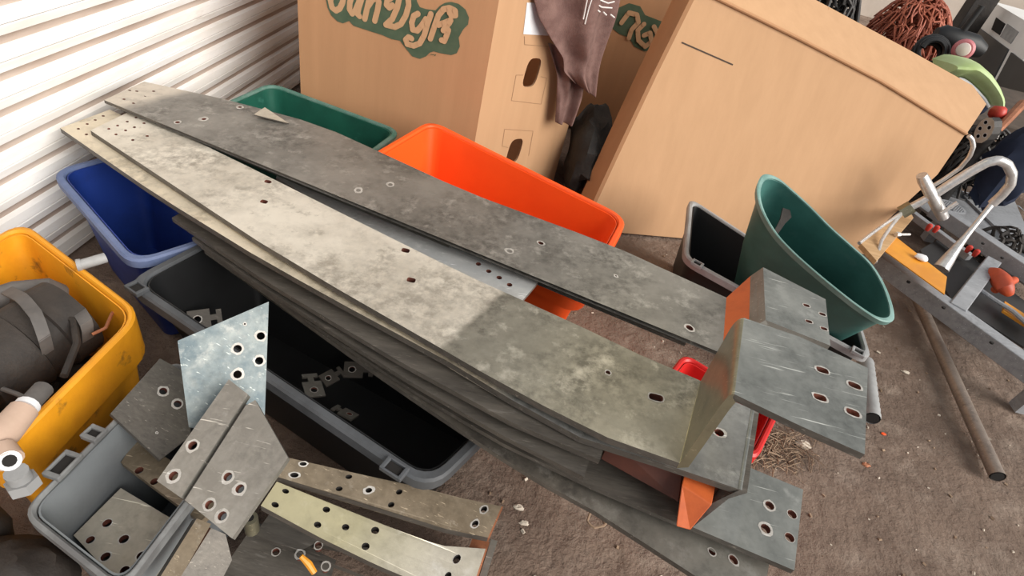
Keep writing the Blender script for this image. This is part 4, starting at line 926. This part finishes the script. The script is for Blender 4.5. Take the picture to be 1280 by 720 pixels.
link('face', sheet([V((c.x + .055 * math.cos(t * .5236), c.y + .038 * math.sin(t * .5236), 0)) for t in range(12)], hs, pl.xyz, .04), [M_CHIP, M_HOLE, M_DKWIRE, M_LABEL], ep)
mb = MB(); q = pl.at(1230, 163, -.05); mb.tube([q, q + V((.02, .03, -.1)), V((q.x + .03, q.y + .04, .0))], [.03, .025, .035], 10); link('shaft', mb, M_DKWIRE, ep, True)
c = aty(1236, 186, 2.85); c.y = 2.87; tag(link('scrap_metal', wires(c.x - .02, c.y, .02, .24, .14, .40, 170, 14, .007), M_DKWIRE, smooth=True), 'dark tangle of scrap beyond the faucet spout', 'scrap', kind='stuff')
c = aty(1272, 205, 2.6); tag(link('navy_jacket', blob_mesh((c.x, c.y, max(c.z - .02, .2)), (.11, .09, .19), 31, 20, 14, .35), M_NAVY, smooth=True), 'crumpled navy blue jacket at the right edge behind the faucet', 'jacket')
c = aty(1300, 262, 2.35); tag(link('scrap_metal', wires(c.x, c.y, .02, .13, .12, .16, 60, 18, .007), M_BROWNJ, smooth=True), 'brown scrap at the right edge below the navy jacket', 'scrap', kind='stuff')
# white cabinet with charcoal panels
Y = 5.4; cb_ = thing('cabinet', 'white cabinet with tall charcoal panels in the far top right corner', 'cabinet', V((aty(1245, 60, Y).x, Y, 0)))
p0 = aty(1243, 14, Y); p1_ = at(1300, 50, p0.z); dx_ = (p1_ - p0); dx_.z = 0; dx_.normalize(); cpl = PL(p0, p0 + dx_, p0 + V((0, 0, 1))); nb = -cpl.n
def cpx(px, py, off=0): return cpl.at(px, py, off)
def cpanel(name, px, off, t, m):
    P = [cpx(x, y, off) for x, y in px]; mb = MB(); mb.prism(P, cpl.n * -t); return link(name, mb, m, cb_)
w0 = cpl.uv(cpx(1228, 30)).x; 
base_pts = [cpx(1241, 2), cpx(1340, 62), cpx(1340, 62), cpx(1241, 2)]
a = cpx(1241, 2); b = cpx(1305, 41); zt_ = a.z; mb = MB(); a0 = V((a.x, a.y, 0)) - dx_ * .05; b0 = V((b.x, b.y, 0))
mb.prism([a0, b0, b0 + nb * .4, a0 + nb * .4], (0, 0, zt_)); link('carcass', mb, M_CABW, cb_)
cpanel('door', [(1224, 34), (1262, 62), (1222, 140), (1190, 112)], .012, .02, M_CABD)
cpanel('door', [(1266, 66), (1300, 92), (1255, 165), (1226, 142)], .012, .02, M_CABD)
cpanel('vent', [(1246, 22), (1257, 30), (1250, 44), (1240, 37)], .006, .01, M_HOLE)
cpanel('window', [(1260, 30), (1274, 40), (1264, 55), (1251, 46)], .006, .01, M_LGREYRIM)
# timber post
a = aty(1236, -6, 5.2); b = aty(1196, 66, 5.2); mb = MB(); mb.box(((a.x + b.x) / 2 - .04, 5.2, .9), (.16, .12, 1.8)); tag(link('timber_post', mb, M_BROWNJ, bevel=.004), 'weathered timber post left of the white cabinet', 'post')
# ================================================================== LIGHT
w = bpy.data.worlds.new('World'); bpy.context.scene.world = w; w.use_nodes = True
w.node_tree.nodes['Background'].inputs[0].default_value = (.86, .93, 1.0, 1); w.node_tree.nodes['Background'].inputs[1].default_value = .44
s = bpy.data.lights.new('sun', 'SUN'); s.energy = 4.7; s.angle = math.radians(48); s.color = (1.0, .95, .88)
so = bpy.data.objects.new('sun', s); C.objects.link(so)
so.rotation_euler = V((-.73, .42, -.50)).to_track_quat('-Z', 'Y').to_euler()
sc = bpy.context.scene
sc.view_settings.view_transform = 'Standard'; sc.view_settings.look = 'None'; sc.view_settings.exposure = 0.0; sc.view_settings.gamma = 1; sc.view_settings.use_curve_mapping = False

# unseen warm light added above the boxes for a highlight on the topmost bar
lm_ = bpy.data.lights.new('added_highlight_light', 'AREA'); lm_.energy = 3; lm_.size = .22; lm_.color = (1, .86, .55)
q = at(717, 457, .455); rd = ray(717, 457).normalized(); rd.z = -rd.z; q2 = q + rd * 1.9
lo_ = bpy.data.objects.new('added_highlight_light', lm_); C.objects.link(lo_); lo_.location = q2; lo_.rotation_euler = (q - q2).to_track_quat('-Z', 'Y').to_euler()
